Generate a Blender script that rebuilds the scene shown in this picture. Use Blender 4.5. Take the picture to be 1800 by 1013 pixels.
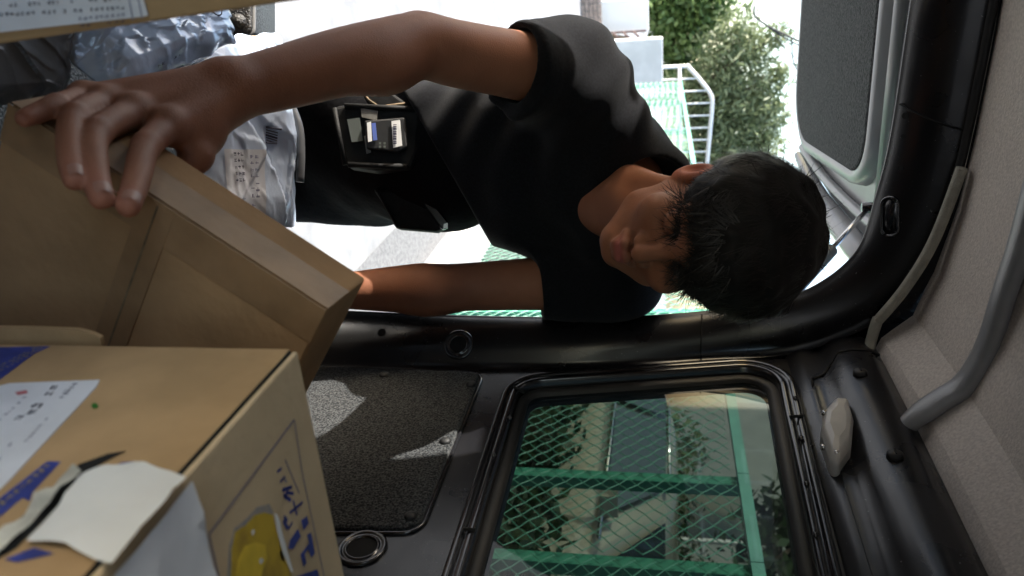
import bpy, bmesh, math, random
import numpy as np
from mathutils import Vector, Matrix, noise
from mathutils.bvhtree import BVHTree
from mathutils.geometry import tessellate_polygon
random.seed(4); rng = np.random.default_rng(4)
sc = bpy.context.scene
for o in list(bpy.data.objects): bpy.data.objects.remove(o)
COL = sc.collection

# ------------------------------------------------------------ camera, sky, sun, exposure
TH = math.atan(.2); PS = math.atan(.4388); FPX = 1400.
CAM = np.array([0., 0., 1.37])
VF = np.array([math.sin(PS)*math.cos(TH), math.cos(PS)*math.cos(TH), -math.sin(TH)])
VR = np.array([math.cos(PS), -math.sin(PS), 0.]); VU = np.cross(VR, VF)
cd = bpy.data.cameras.new('camera'); cam = bpy.data.objects.new('camera', cd); COL.objects.link(cam)
# the camera is held on its side: the top of the place is at the right of the picture
cam.matrix_world = Matrix(((VU[0], -VR[0], -VF[0], CAM[0]), (VU[1], -VR[1], -VF[1], CAM[1]), (VU[2], -VR[2], -VF[2], CAM[2]), (0, 0, 0, 1)))
cd.sensor_width = 36; cd.lens = 28.0; cd.clip_start = .02; cd.clip_end = 400
cd.dof.use_dof = True; cd.dof.focus_distance = 1.15; cd.dof.aperture_fstop = 7.0
sc.camera = cam
SUN = Vector((-1, .33, .55)).normalized()
w = bpy.data.worlds.new('World'); sc.world = w; w.use_nodes = True
nt = w.node_tree; bg = nt.nodes['Background']; sky = nt.nodes.new('ShaderNodeTexSky')
sky.sky_type = 'NISHITA'; sky.sun_disc = False
sky.sun_elevation = math.asin(SUN.z); sky.sun_rotation = math.atan2(SUN.x, SUN.y)
sky.air_density = 1.2; sky.dust_density = 2.0
nt.links.new(sky.outputs[0], bg.inputs[0]); bg.inputs[1].default_value = .15
sl = bpy.data.lights.new('sun', 'SUN'); sl.energy = 2.5; sl.angle = math.radians(.5); sl.color = (1, .95, .87)
so = bpy.data.objects.new('sun', sl); COL.objects.link(so); so.rotation_euler = SUN.to_track_quat('Z', 'Y').to_euler(); so.location = (-8, 4, 8)
sc.view_settings.view_transform = 'Standard'; sc.view_settings.look = 'None'; sc.view_settings.gamma = 1
sc.view_settings.exposure = 2.25
sc.render.engine = 'CYCLES'; sc.cycles.max_bounces = 10; sc.cycles.diffuse_bounces = 5; sc.cycles.transparent_max_bounces = 12

# ------------------------------------------------------------ helpers
def ray(px, py): return VF + VR*((py-506.5)/FPX) + VU*((px-900)/FPX)
def dep(px, py, d): return CAM + ray(px, py)*d
def onX(px, py, X): r = ray(px, py); return CAM + r*((X-CAM[0])/r[0])
def onY(px, py, Y): r = ray(px, py); return CAM + r*((Y-CAM[1])/r[1])
def onZ(px, py, Z): r = ray(px, py); return CAM + r*((Z-CAM[2])/r[2])
def onP(px, py, p0, n): r = ray(px, py); return CAM + r*(np.dot(np.asarray(p0)-CAM, n)/np.dot(r, n))
ORG = {}
def link(o, parent=None, origin=None):
    COL.objects.link(o)
    if parent: o.parent = parent
    return o
def thing(name, loc, label, cat, group=None):
    o = bpy.data.objects.new(name, None); COL.objects.link(o); o.empty_display_size = .1
    o.location = loc; o['label'] = label; o['category'] = cat
    if group: o['group'] = group
    ORG[o] = np.array(loc, float)
    return o
def mk(name, V, F, mat, parent=None, smooth=False, origin=None, label=None, kind=None):
    """world-space verts -> one mesh object"""
    V = np.asarray(V, float).reshape(-1, 3)
    org = ORG[parent] if parent is not None else (np.asarray(origin, float) if origin is not None else np.zeros(3))
    me = bpy.data.meshes.new(name); me.from_pydata((V-org).tolist(), [], [list(map(int, f)) for f in F]); me.update()
    if mat: me.materials.append(mat)
    o = bpy.data.objects.new(name, me); COL.objects.link(o)
    if parent is not None: o.parent = parent
    else: o.location = org
    ORG[o] = org
    if smooth: me.shade_smooth()
    if label: o['label'] = label
    if kind: o['kind'] = kind
    return o
def mod_bevel(o, wd, seg=2):
    m = o.modifiers.new('bevel', 'BEVEL'); m.width = wd; m.segments = seg; m.limit_method = 'ANGLE'; m.angle_limit = .6; return o
def box_geo(c, ax, ay, az, s):
    c = np.asarray(c, float); V = []
    for i in (-1, 1):
        for j in (-1, 1):
            for k in (-1, 1): V.append(c + np.asarray(ax)*i*s[0]/2 + np.asarray(ay)*j*s[1]/2 + np.asarray(az)*k*s[2]/2)
    F = [(0,1,3,2),(4,6,7,5),(0,4,5,1),(2,3,7,6),(0,2,6,4),(1,5,7,3)]
    return V, F
I3 = np.eye(3)
def box(name, lo, hi, mat, parent=None, bev=0, **k):
    lo = np.array(lo, float); hi = np.array(hi, float)
    V, F = box_geo((lo+hi)/2, I3[0], I3[1], I3[2], hi-lo)
    o = mk(name, V, F, mat, parent, **k)
    if bev: mod_bevel(o, bev)
    return o
def obox(name, c, ax, ay, az, s, mat, parent=None, bev=0, **k):
    V, F = box_geo(c, ax, ay, az, s)
    if np.dot(np.cross(ax, ay), az) < 0: F = [f[::-1] for f in F]
    o = mk(name, V, F, mat, parent, **k)
    if bev: mod_bevel(o, bev)
    return o
def merge(geos):
    V = []; F = []
    for v, f in geos:
        n = len(V); V += list(v); F += [tuple(i+n for i in q) for q in f]
    return V, F
def loft(loops, closed=False, caps=False):
    n = len(loops[0]); V = [p for l in loops for p in l]; F = []
    for a in range(len(loops)-1):
        for i in range(n if closed else n-1):
            j = (i+1) % n; F.append((a*n+i, a*n+j, (a+1)*n+j, (a+1)*n+i))
    if caps: F.append(tuple(range(n))[::-1]); F.append(tuple((len(loops)-1)*n+i for i in range(n)))
    return V, F
def nrm(v): v = np.asarray(v, float); return v/(np.linalg.norm(v)+1e-12)
def tube(P, r, n=8, caps=True):
    P = [np.asarray(p, float) for p in P]; r = r if hasattr(r, '__len__') else [r]*len(P)
    loops = []; up = None
    for i, p in enumerate(P):
        t = nrm(P[min(i+1, len(P)-1)]-P[max(i-1, 0)])
        if up is None: up = np.array([0, 0, 1.]) if abs(t[2]) < .9 else np.array([1., 0, 0])
        a = nrm(np.cross(up, t)); b = np.cross(t, a); up = b
        loops.append([p + r[i]*(math.cos(2*math.pi*k/n)*a + math.sin(2*math.pi*k/n)*b) for k in range(n)])
    return loft(loops, True, caps)
def crom(P, m):
    """Catmull-Rom through P, m samples per span"""
    P = [np.asarray(p, float) for p in P]; out = []
    for i in range(len(P)-1):
        p0 = P[max(i-1, 0)]; p1 = P[i]; p2 = P[i+1]; p3 = P[min(i+2, len(P)-1)]
        for k in range(m):
            t = k/m
            out.append(.5*((2*p1)+(-p0+p2)*t+(2*p0-5*p1+4*p2-p3)*t*t+(-p0+3*p1-3*p2+p3)*t**3))
    out.append(P[-1]); return out
def rpoly(C, r, n=6):
    """rounded 2D polygon"""
    out = []; C = [np.asarray(c, float) for c in C]; m = len(C)
    r = r if hasattr(r, '__len__') else [r]*m
    for i in range(m):
        p = C[i]; a = nrm(C[i-1]-p); b = nrm(C[(i+1) % m]-p)
        ang = math.acos(max(-1, min(1, a@b))); d = r[i]/math.tan(ang/2)
        bis = nrm(a+b); ce = p + bis*(r[i]/math.sin(ang/2)); s = p+a*d; e = p+b*d
        a0 = math.atan2(*(s-ce)[::-1]); a1 = math.atan2(*(e-ce)[::-1]); da = (a1-a0+math.pi) % (2*math.pi)-math.pi
        for k in range(n+1): t = a0+da*k/n; out.append(ce+r[i]*np.array([math.cos(t), math.sin(t)]))
    return out
def offs(C, d):
    C = [np.asarray(c, float) for c in C]; m = len(C); out = []
    area = sum(C[i-1][0]*C[i][1]-C[i][0]*C[i-1][1] for i in range(m)); sg = 1 if area > 0 else -1
    for i in range(m):
        e1 = nrm(C[i]-C[i-1]); e2 = nrm(C[(i+1) % m]-C[i]); n1 = sg*np.array([e1[1], -e1[0]]); n2 = sg*np.array([e2[1], -e2[0]])
        b = nrm(n1+n2); out.append(C[i]+b*d/(b@n1))
    return out
def fill(loops3, ):
    """tessellate planar polygon with holes"""
    tris = tessellate_polygon([[Vector(p) for p in l] for l in loops3])
    return [p for l in loops3 for p in l], [tuple(t) for t in tris]
def tri_print(polys, p0, n, lift):
    """flat print: pixel outlines laid on a plane through p0 with normal n"""
    g = []
    for pl in polys:
        P = [onP(a, b, p0, n) + np.asarray(n)*lift for a, b in pl]
        g.append(fill([P]))
    return merge(g)

# ------------------------------------------------------------ materials
def new(name):
    m = bpy.data.materials.new(name); m.use_nodes = True
    return m, m.node_tree.nodes, m.node_tree.links, m.node_tree.nodes['Principled BSDF']
def mat(name, c, rough=.5, metal=0, spec=.5, nscale=0, namt=.0, bump=0, bscale=80, sheen=0, coat=0, sss=0, stretch=None, c2=None, detail=5, lo=.35, hi=.65):
    m, N, L, B = new(name)
    B.inputs['Base Color'].default_value = (*c, 1); B.inputs['Roughness'].default_value = rough; B.inputs['Metallic'].default_value = metal
    B.inputs['Specular IOR Level'].default_value = spec
    if sheen: B.inputs['Sheen Weight'].default_value = sheen; B.inputs['Sheen Roughness'].default_value = .4
    if coat: B.inputs['Coat Weight'].default_value = coat; B.inputs['Coat Roughness'].default_value = .12
    if sss:
        B.inputs['Subsurface Weight'].default_value = sss; B.inputs['Subsurface Radius'].default_value = (.012, .005, .003); B.inputs['Subsurface Scale'].default_value = 1
    tc = N.new('ShaderNodeTexCoord'); src = tc.outputs['Object']
    if stretch:
        mp = N.new('ShaderNodeMapping'); mp.inputs['Scale'].default_value = stretch; L.new(src, mp.inputs[0]); src = mp.outputs[0]
    if nscale:
        n = N.new('ShaderNodeTexNoise'); n.inputs['Scale'].default_value = nscale; n.inputs['Detail'].default_value = detail; L.new(src, n.inputs['Vector'])
        r = N.new('ShaderNodeValToRGB'); e = r.color_ramp.elements; e[0].position = lo; e[1].position = hi
        d = c2 if c2 else tuple(x*(1-namt) for x in c)
        e[0].color = (*d, 1); e[1].color = (*(c if c2 else tuple(min(1, x*(1+namt)) for x in c)), 1)
        L.new(n.outputs[0], r.inputs[0]); L.new(r.outputs[0], B.inputs['Base Color'])
    if bump:
        n2 = N.new('ShaderNodeTexNoise'); n2.inputs['Scale'].default_value = bscale; n2.inputs['Detail'].default_value = 4; L.new(src, n2.inputs['Vector'])
        b = N.new('ShaderNodeBump'); b.inputs['Strength'].default_value = bump; b.inputs['Distance'].default_value = .004; L.new(n2.outputs[0], b.inputs['Height']); L.new(b.outputs[0], B.inputs['Normal'])
    return m
M = {}
def scratch_paint(name, c, rough):
    m = mat(name, c, rough, spec=.42, coat=.12)
    N, L = m.node_tree.nodes, m.node_tree.links; B = N['Principled BSDF']
    tc = N.new('ShaderNodeTexCoord')
    n = N.new('ShaderNodeTexNoise'); n.inputs['Scale'].default_value = 9; n.inputs['Detail'].default_value = 7; L.new(tc.outputs['Object'], n.inputs['Vector'])
    r = N.new('ShaderNodeMapRange'); r.inputs[1].default_value = .3; r.inputs[2].default_value = .75; r.inputs[3].default_value = rough*.75; r.inputs[4].default_value = rough*1.35
    L.new(n.outputs[0], r.inputs[0]); L.new(r.outputs[0], B.inputs['Roughness'])
    v = N.new('ShaderNodeTexNoise'); v.inputs['Scale'].default_value = 260; v.inputs['Detail'].default_value = 2; L.new(tc.outputs['Object'], v.inputs['Vector'])
    # rare pale chips and scuffs
    r2 = N.new('ShaderNodeValToRGB'); r2.color_ramp.elements[0].position = .735; r2.color_ramp.elements[1].position = .76
    r2.color_ramp.elements[0].color = (*c, 1); r2.color_ramp.elements[1].color = (.2, .2, .2, 1)
    L.new(v.outputs[0], r2.inputs[0]); L.new(r2.outputs[0], B.inputs['Base Color'])
    b = N.new('ShaderNodeBump'); b.inputs['Strength'].default_value = .05; b.inputs['Distance'].default_value = .01; L.new(n.outputs[0], b.inputs['Height']); L.new(b.outputs[0], B.inputs['Normal'])
    return m
M['paint'] = scratch_paint('black_paint', (.007, .007, .0085), .3)
M['trim'] = mat('black_trim', (.012, .012, .014), .2, coat=.5)
M['rubber'] = mat('rubber', (.008, .008, .008), .6, bump=.1)
M['hole'] = mat('void_black', (.003, .003, .003), .9)
M['felt'] = mat('grey_felt', (.075, .078, .08), 1, spec=.1, nscale=360, c2=(.008, .009, .010), bump=.5, bscale=360, detail=3, lo=.38, hi=.66, sheen=.15)
M['felt2'] = mat('gate_felt', (.075, .075, .077), 1, spec=.1, nscale=200, c2=(.018, .018, .019), bump=.8, bscale=170, detail=3, lo=.36, hi=.66, sheen=.15)
M['liner'] = mat('headliner', (.52, .465, .41), .95, spec=.2, nscale=240, namt=.12, bump=.35, bscale=300)
M['piping'] = mat('piping', (.33, .31, .25), .7, nscale=60, namt=.12, bump=.4, bscale=500)
M['greyplast'] = mat('grey_plastic', (.22, .22, .22), .32, nscale=20, namt=.1, bump=.08, bscale=300)
M['clip'] = mat('clip_plastic', (.36, .36, .35), .35, nscale=30, namt=.1)
M['gatepaint'] = mat('tailgate_paint', (.26, .26, .265), .3, coat=.4, nscale=6, namt=.12)
M['steel'] = mat('steel', (.6, .6, .6), .25, metal=1)
M['cyl'] = mat('strut_grey', (.18, .19, .19), .35, metal=.6)
def cardboard(name, c, f=.12):
    m = mat(name, c, .85, spec=.1, nscale=14, namt=f, bump=.18, bscale=120, detail=8)
    N, L = m.node_tree.nodes, m.node_tree.links; B = N['Principled BSDF']; tc = N.new('ShaderNodeTexCoord')
    mp = N.new('ShaderNodeMapping'); mp.inputs['Scale'].default_value = (3, 3, 3); mp.inputs['Rotation'].default_value = (.3, .5, .2); L.new(tc.outputs['Object'], mp.inputs[0])
    n = N.new('ShaderNodeTexNoise'); n.inputs['Scale'].default_value = 3; n.inputs['Detail'].default_value = 6; L.new(mp.outputs[0], n.inputs['Vector'])
    r = N.new('ShaderNodeMapRange'); r.inputs[1].default_value = .3; r.inputs[2].default_value = .7; r.inputs[3].default_value = .92; r.inputs[4].default_value = 1.06; L.new(n.outputs[0], r.inputs[0])
    old = B.inputs['Base Color'].links[0].from_socket; mx = N.new('ShaderNodeVectorMath'); mx.operation = 'SCALE'; L.new(old, mx.inputs[0]); L.new(r.outputs[0], mx.inputs['Scale']); L.new(mx.outputs[0], B.inputs['Base Color'])
    return m
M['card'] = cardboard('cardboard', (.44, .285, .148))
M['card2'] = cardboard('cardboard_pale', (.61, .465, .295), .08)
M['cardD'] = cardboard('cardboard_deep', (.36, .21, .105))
M['tape'] = mat('packing_tape', (.28, .162, .082), .5, spec=.22, nscale=25, namt=.15, bump=.25, bscale=40)
M['paper'] = mat('paper', (.72, .72, .75), .6, nscale=25, namt=.05, bump=.15, bscale=30)
M['paperw'] = mat('paper_warm', (.74, .73, .71), .55, nscale=12, namt=.06, bump=.2, bscale=25)
M['ink'] = mat('ink', (.06, .06, .09), .7); M['inkg'] = mat('ink_grey', (.25, .25, .33), .7)
M['blue'] = mat('print_blue', (.035, .05, .24), .6, nscale=90, namt=.2)
M['inkp'] = mat('print_line', (.22, .19, .24), .7)
M['yellow'] = mat('print_yellow', (.60, .40, .03), .6, nscale=30, c2=(.38, .24, .03), lo=.4, hi=.62)
M['yellow2'] = mat('print_yellow_bright', (.72, .5, .04), .6, nscale=40, namt=.12)
M['gold'] = mat('print_gold', (.42, .33, .14), .6)
M['halo'] = mat('print_halftone', (.28, .27, .30), .7, nscale=350, c2=(.4, .34, .26))
M['green'] = mat('green_dot', (.03, .16, .02), .5)
M['red'] = mat('red_mark', (.5, .15, .17), .6)
def poly(name, c, rough=.24, metal=.25):
    return mat(name, c, rough, metal=metal, spec=.6, nscale=10, namt=.10, bump=.25, bscale=45)
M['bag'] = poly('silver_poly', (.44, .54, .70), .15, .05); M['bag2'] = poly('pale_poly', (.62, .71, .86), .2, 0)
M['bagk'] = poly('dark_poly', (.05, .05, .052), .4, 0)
M['skin'] = None
def skinmat():
    m = mat('skin', (.40, .215, .135), .58, spec=.25, sss=.10, bump=.2, bscale=700)
    N, L = m.node_tree.nodes, m.node_tree.links; B = N['Principled BSDF']
    at = N.new('ShaderNodeVertexColor'); at.layer_name = 'tone'
    tc = N.new('ShaderNodeTexCoord'); n = N.new('ShaderNodeTexNoise'); n.inputs['Scale'].default_value = 28; n.inputs['Detail'].default_value = 6; L.new(tc.outputs['Object'], n.inputs['Vector'])
    r = N.new('ShaderNodeMapRange'); r.inputs[3].default_value = .78; r.inputs[4].default_value = 1.18; L.new(n.outputs[0], r.inputs[0])
    mx = N.new('ShaderNodeVectorMath'); mx.operation = 'SCALE'; L.new(at.outputs[0], mx.inputs[0]); L.new(r.outputs[0], mx.inputs['Scale'])
    L.new(mx.outputs[0], B.inputs['Base Color']); return m
M['skin'] = skinmat()
M['nail'] = mat('nail', (.27, .125, .085), .5)
M['shirt'] = mat('black_cotton', (.0078, .0082, .010), .95, spec=.12, nscale=300, namt=.35, bump=.15, bscale=1400, sheen=.06)
M['trouser'] = mat('black_twill', (.004, .004, .005), .9, spec=.1, nscale=200, namt=.3, bump=.4, bscale=60)
M['hair'] = mat('black_hair', (.006, .005, .0045), .6, spec=.22)
M['navy'] = mat('navy_towel', (.055, .07, .13), .95, nscale=90, namt=.3, bump=.9, bscale=140, sheen=.3)
M['leather'] = mat('black_vinyl', (.008, .008, .008), .65, spec=.2, nscale=60, namt=.3, bump=.3, bscale=60)
M['wornbrown'] = mat('worn_edge', (.16, .11, .06), .8, nscale=60, namt=.4)
M['tapegrey'] = mat('cloth_tape', (.16, .15, .13), .5, nscale=60, namt=.2)
M['screen'] = mat('dark_screen', (.10, .11, .10), .12)
M['casek'] = mat('black_textured_case', (.03, .03, .03), .4, bump=.9, bscale=260)
M['concrete'] = mat('concrete_ground', (.29, .285, .28), .9, nscale=5, namt=.2, bump=.3, bscale=120)
M['gutter'] = mat('gutter_concrete', (.18, .175, .17), .95, nscale=60, namt=.25, bump=.5, bscale=90)
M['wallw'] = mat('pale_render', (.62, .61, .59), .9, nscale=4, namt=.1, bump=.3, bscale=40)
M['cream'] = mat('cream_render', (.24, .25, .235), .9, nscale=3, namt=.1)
M['brick'] = mat('brick', (.28, .22, .19), .9, nscale=20, namt=.25, bump=.4)
M['greenp'] = mat('green_fence_paint', (.05, .26, .17), .4, nscale=15, namt=.12)
M['greenl'] = mat('pale_green_paint', (.16, .42, .34), .4, nscale=15, namt=.1)
M['wire'] = mat('green_wire', (.11, .34, .24), .4)
M['whitep'] = mat('white_paint', (.75, .74, .72), .4)
M['brown'] = mat('brown_timber', (.14, .09, .08), .7)
M['bark'] = mat('bark', (.12, .09, .06), .9, bump=.5)
M['cable'] = mat('cable', (.03, .03, .03), .6)
M['carpaint'] = mat('cream_car_paint', (.40, .37, .28), .22, coat=1)
M['carglass'] = mat('car_glass', (.05, .07, .075), .04, coat=1)
M['chrome'] = mat('chrome', (.8, .8, .8), .1, metal=1)
M['tyre'] = mat('tyre', (.012, .012, .012), .8); M['rim'] = mat('rim', (.35, .35, .36), .3, metal=.8)
def leafmat(name, a, b):
    m, N, L, B = new(name)
    g = N.new('ShaderNodeNewGeometry'); r = N.new('ShaderNodeValToRGB'); r.color_ramp.elements[0].color = (*a, 1); r.color_ramp.elements[1].color = (*b, 1)
    L.new(g.outputs['Random Per Island'], r.inputs[0]); L.new(r.outputs[0], B.inputs['Base Color']); B.inputs['Roughness'].default_value = .45
    t = N.new('ShaderNodeBsdfTranslucent'); L.new(r.outputs[0], t.inputs[0]); mx = N.new('ShaderNodeMixShader'); mx.inputs[0].default_value = .35
    L.new(B.outputs[0], mx.inputs[1]); L.new(t.outputs[0], mx.inputs[2]); L.new(mx.outputs[0], N['Material Output'].inputs[0]); return m
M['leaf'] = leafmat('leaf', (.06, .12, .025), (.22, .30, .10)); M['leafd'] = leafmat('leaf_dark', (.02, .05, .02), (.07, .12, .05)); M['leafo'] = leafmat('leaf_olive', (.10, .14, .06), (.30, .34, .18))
def glassmat(name, tint):
    m, N, L, B = new(name); N.remove(B)
    t = N.new('ShaderNodeBsdfTransparent'); t.inputs[0].default_value = (*tint, 1)
    g = N.new('ShaderNodeBsdfGlossy'); g.inputs['Roughness'].default_value = .03; g.inputs[0].default_value = (.9, .9, .9, 1)
    lw = N.new('ShaderNodeLayerWeight'); lw.inputs[0].default_value = .5
    pw = N.new('ShaderNodeMath'); pw.operation = 'POWER'; pw.inputs[1].default_value = 5; L.new(lw.outputs['Facing'], pw.inputs[0])
    f = N.new('ShaderNodeMapRange'); f.inputs[3].default_value = .032; f.inputs[4].default_value = 1; L.new(pw.outputs[0], f.inputs[0])
    tc = N.new('ShaderNodeTexCoord'); n = N.new('ShaderNodeTexNoise'); n.inputs['Scale'].default_value = 60; n.inputs['Detail'].default_value = 8; L.new(tc.outputs['Object'], n.inputs['Vector'])
    d = N.new('ShaderNodeBsdfDiffuse'); d.inputs[0].default_value = (.35, .34, .34, 1)
    mr = N.new('ShaderNodeMapRange'); mr.inputs[1].default_value = .4; mr.inputs[2].default_value = .8; mr.inputs[3].default_value = .012; mr.inputs[4].default_value = .045; L.new(n.outputs[0], mr.inputs[0])
    m1 = N.new('ShaderNodeMixShader'); L.new(mr.outputs[0], m1.inputs[0]); L.new(t.outputs[0], m1.inputs[1]); L.new(d.outputs[0], m1.inputs[2])
    m2 = N.new('ShaderNodeMixShader'); L.new(f.outputs[0], m2.inputs[0]); L.new(m1.outputs[0], m2.inputs[1]); L.new(g.outputs[0], m2.inputs[2])
    L.new(m2.outputs[0], N['Material Output'].inputs[0]); return m
M['glass'] = glassmat('dusty_tinted_glass', (.055, .07, .064))
M['film'] = glassmat('clear_pouch_film', (.8, .8, .78))

# ------------------------------------------------------------ the setting outside
o = mk('ground', [(-150, -120, 0), (150, -120, 0), (150, 180, 0), (-150, 180, 0)], [(0, 1, 2, 3)], M['concrete']); o['kind'] = 'structure'
o = mk('gutter', [(1.26, -8, .004), (1.60, -8, .004), (1.60, 12.4, .004), (1.26, 12.4, .004)], [(0, 1, 2, 3)], M['gutter']); o['kind'] = 'structure'
M['kerbc'] = mat('kerb_concrete', (.36, .355, .345), .9, nscale=12, namt=.15, bump=.3)
M['asphalt'] = mat('asphalt', (.05, .05, .05), .9, nscale=80, namt=.3, bump=.4)
o = mk('neighbour_yard', [(1.95, -8, .006), (7.9, -8, .006), (7.9, 12.4, .006), (1.95, 12.4, .006)], [(0, 1, 2, 3)], M['asphalt']); o['kind'] = 'structure'
o = box('kerb', (1.63, -8, -.05), (1.93, 12.4, .12), M['kerbc'], bev=.012); o['kind'] = 'structure'

def lattice(u0, u1, z0, z1, cell, r, fn):
    """diagonal wires in a (u,z) rectangle; fn maps (u,z,side) to the world"""
    g = []; H = z1-z0; d = cell
    for s in (1, -1):
        k = u0-H if s > 0 else u0
        while k < (u1 if s > 0 else u1+H):
            a, b = k, k+s*H; za, zb = z0, z1
            pts = []
            ua, ub = (a, b)
            t0, t1 = 0., 1.
            for lim, sg in ((u0, 1), (u1, -1)):
                fa = sg*(ua-lim); fb = sg*(ub-lim)
                if fa < 0 and fb < 0: t0 = 2
                elif fa < 0: t0 = max(t0, fa/(fa-fb))
                elif fb < 0: t1 = min(t1, fa/(fa-fb))
            if t1-t0 > .01:
                m = max(2, int((t1-t0)*H/d*2)+1)
                P = [fn(ua+(ub-ua)*t, za+(zb-za)*t, s*.003*(1 if i % 2 else -1)) for i, t in enumerate(np.linspace(t0, t1, m))]
                g.append(tube(P, r, 4, False))
            k += d
    return merge(g)
FX = 1.85
def ftop(y): return 1.635-.016*(y-2)
fen = thing('chain_link_fence', (FX, 5, .12), 'long green chain link fence beside the van, seen through its side window', 'fence')
posts = [-.4, 2.035, 2.49, 3.95, 5.4, 6.85, 8.3, 9.85, 11.1]
for y in posts:
    t = ftop(y); near = 1.9 < y < 2.6
    geo = merge([box_geo((FX+.02, y, (t+.12)/2), I3[0], I3[1], I3[2], (.006, .05, t-.12)), box_geo((FX+.045, y-.022, (t+.12)/2), I3[0], I3[1], I3[2], (.045, .006, t-.12))])
    mk('post', *geo, M['greenp'], fen)
for a, b in zip(posts[:-1], posts[1:]):
    mk('top_rail', *loft([[(FX+dx, y, ftop(y)+dz) for dx, dz in ((-.02, -.02), (.02, -.02), (.02, .02), (-.02, .02))] for y in (a, b-.004)], True, True), M['greenl'], fen)
    mk('wire_mesh', *lattice(a+.01, b-.01, .16, min(ftop(a), ftop(b))-.02, .066, .0024, lambda u, z, q: (FX-.006+q, u, z)), M['wire'], fen, kind='stuff')

# far end of the street
def wall_px(name, a, b, Y, thick, mt, label, cat, z0=0):
    p = onY(*a, Y); q = onY(*b, Y)
    o = box(name, (min(p[0], q[0]), Y, z0), (max(p[0], q[0]), Y+thick, max(p[2], q[2])), mt, bev=.02); o['label'] = label; o['category'] = cat; return o
wall_px('concrete_wall', (1065, 73), (1165, 147), 12.6, .25, M['wallw'], 'pale bare concrete wall beside the far end of the fence', 'wall')
wall_px('white_wall', (1058, 2), (1140, 57), 13.4, .25, M['whitep'], 'smooth white wall above the low brick planter', 'wall')
bp = onY(1031, -40, 13.0); bq = onY(1057, 62, 13.0)
pl = thing('brick_planter', (bp[0], 13.0, 0), 'low brick planter at the far end of the bright street', 'planter')
box('core', (bp[0]+.01, 13.02, 0), (bq[0]-.01, 13.3, bq[2]-.02), M['gutter'], pl)
br = None; bw, bh = .2, .065; x = bp[0]; row = 0; z = .0
while z < bq[2]-.03:
    x = bp[0]-(bw/2 if row % 2 else 0)
    while x < bq[0]-.05:
        x0 = max(x, bp[0]); x1 = min(x+bw-.015, bq[0])
        if x1-x0 > .03: box('brick', (x0, 13.0, z), (x1, 13.05+random.random()*.006, z+bh-.012), M['brick'], pl)
        x += bw
    z += bh; row += 1
lt = thing('timber_lattice', onY(1050, 65, 13.1)*np.array([1, 1, 0]), 'brown timber lattice strip between two pale walls', 'lattice')
la = onY(1048, 58, 13.1); lb = onY(1136, 72, 13.1)
for xx in (la[0], lb[0]-.03): box('upright', (xx, 13.1, 0), (xx+.03, 13.14, lb[2]), M['brown'], lt)
for i in range(5):
    za = .15+i*(lb[2]-.2)/5; zb = za+(lb[2]-.2)/5
    mk('slat', *tube([(la[0], 13.09, za), (lb[0], 13.09, zb)], .018, 4), M['brown'], lt)

# white gate
gt = thing('white_gate', (2.6, 13.3, 0), 'white tubular gate with a curved top rail before the leafy tree', 'gate')
GY = 13.3
top = crom([onY(1207, 114, GY), onY(1214, 122, GY), onY(1230, 140, GY), onY(1250, 168, GY), onY(1251, 195, GY), onY(1248, 230, GY), onY(1243, 284, GY), onY(1239, 330, GY)], 6)
mk('top_rail', *tube(top, .034, 8), M['whitep'], gt, True)
x0, x1 = top[0][0], top[-1][0]
for zz, r in ((.25, .035), (1.5, .03)): mk('cross_rail', *tube([(x0, GY, zz), (x1, GY, zz)], r, 8), M['whitep'], gt, True)
tx = [p[0] for p in top]; tz = [p[2] for p in top]
for i in range(11):
    xx = x0+.02+(x1-x0-.04)*i/10; mk('bar', *tube([(xx, GY, .1), (xx, GY, np.interp(xx, tx, tz))], .014 if i else .03, 6), M['whitep'], gt, True)

def leaves(n, clumps, size, spiky=.45):
    """leaf quads through the volume of ellipsoid clumps"""
    V = []; F = []
    ws = np.array([c[1][0]*c[1][1]*c[1][2] for c in clumps]); ws = ws**.67; ws /= ws.sum()
    for ci, k in zip(range(len(clumps)), rng.multinomial(n, ws)):
        c, r = np.array(clumps[ci][0]), np.array(clumps[ci][1])
        d = rng.normal(size=(k, 3)); d /= np.linalg.norm(d, axis=1)[:, None]
        rad = rng.random(k)**.4*(1+.18*rng.normal(size=k))
        P = c+d*rad[:, None]*r
        for p in P:
            a = nrm(rng.normal(size=3)); b = nrm(np.cross(a, rng.normal(size=3))); s = size*(.6+rng.random()*.8)
            i = len(V); V += [p-a*s, p+b*s*spiky, p+a*s, p-b*s*spiky]; F.append((i, i+1, i+2, i+3))
    return V, F
def tree(name, base, trunk, clumps, n, size, mt, label, cat='tree', spiky=.45):
    t = thing(name, base, label, cat)
    g = [tube(trunk, np.linspace(.12, .05, len(trunk)), 8)]
    for c, r in clumps: g.append(tube([trunk[-1], (np.asarray(trunk[-1])+np.asarray(c))/2+rng.normal(size=3)*.08, c], [.05, .035, .012], 6))
    mk('trunk', *merge(g), M['bark'], t, True)
    mk('crown', *leaves(n, clumps, size, spiky), mt, t)
    return t
TY = 15.
def blob(px, py, rp, Y=TY, flat=1):
    p = onY(px, py, Y); r = rp/1400*Y*1.08; return (p, (r, r, r*flat))
b0 = onY(1150, 60, TY); 
tree('leafy_tree', (b0[0], TY, 0), [(b0[0], TY, 0), (b0[0]+.1, TY, .6), (b0[0]+.3, TY, 1.3)],
     [blob(1180, 20, 50), blob(1200, 70, 50), blob(1185, 110, 42), blob(1240, 30, 40), blob(1150, -20, 60), blob(1250, -50, 70), blob(1215, -10, 40)], 8500, .07, M['leaf'], 'bright green leafy tree at the top edge behind the white wall')
b1 = onY(1180, 190, TY-1)
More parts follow.
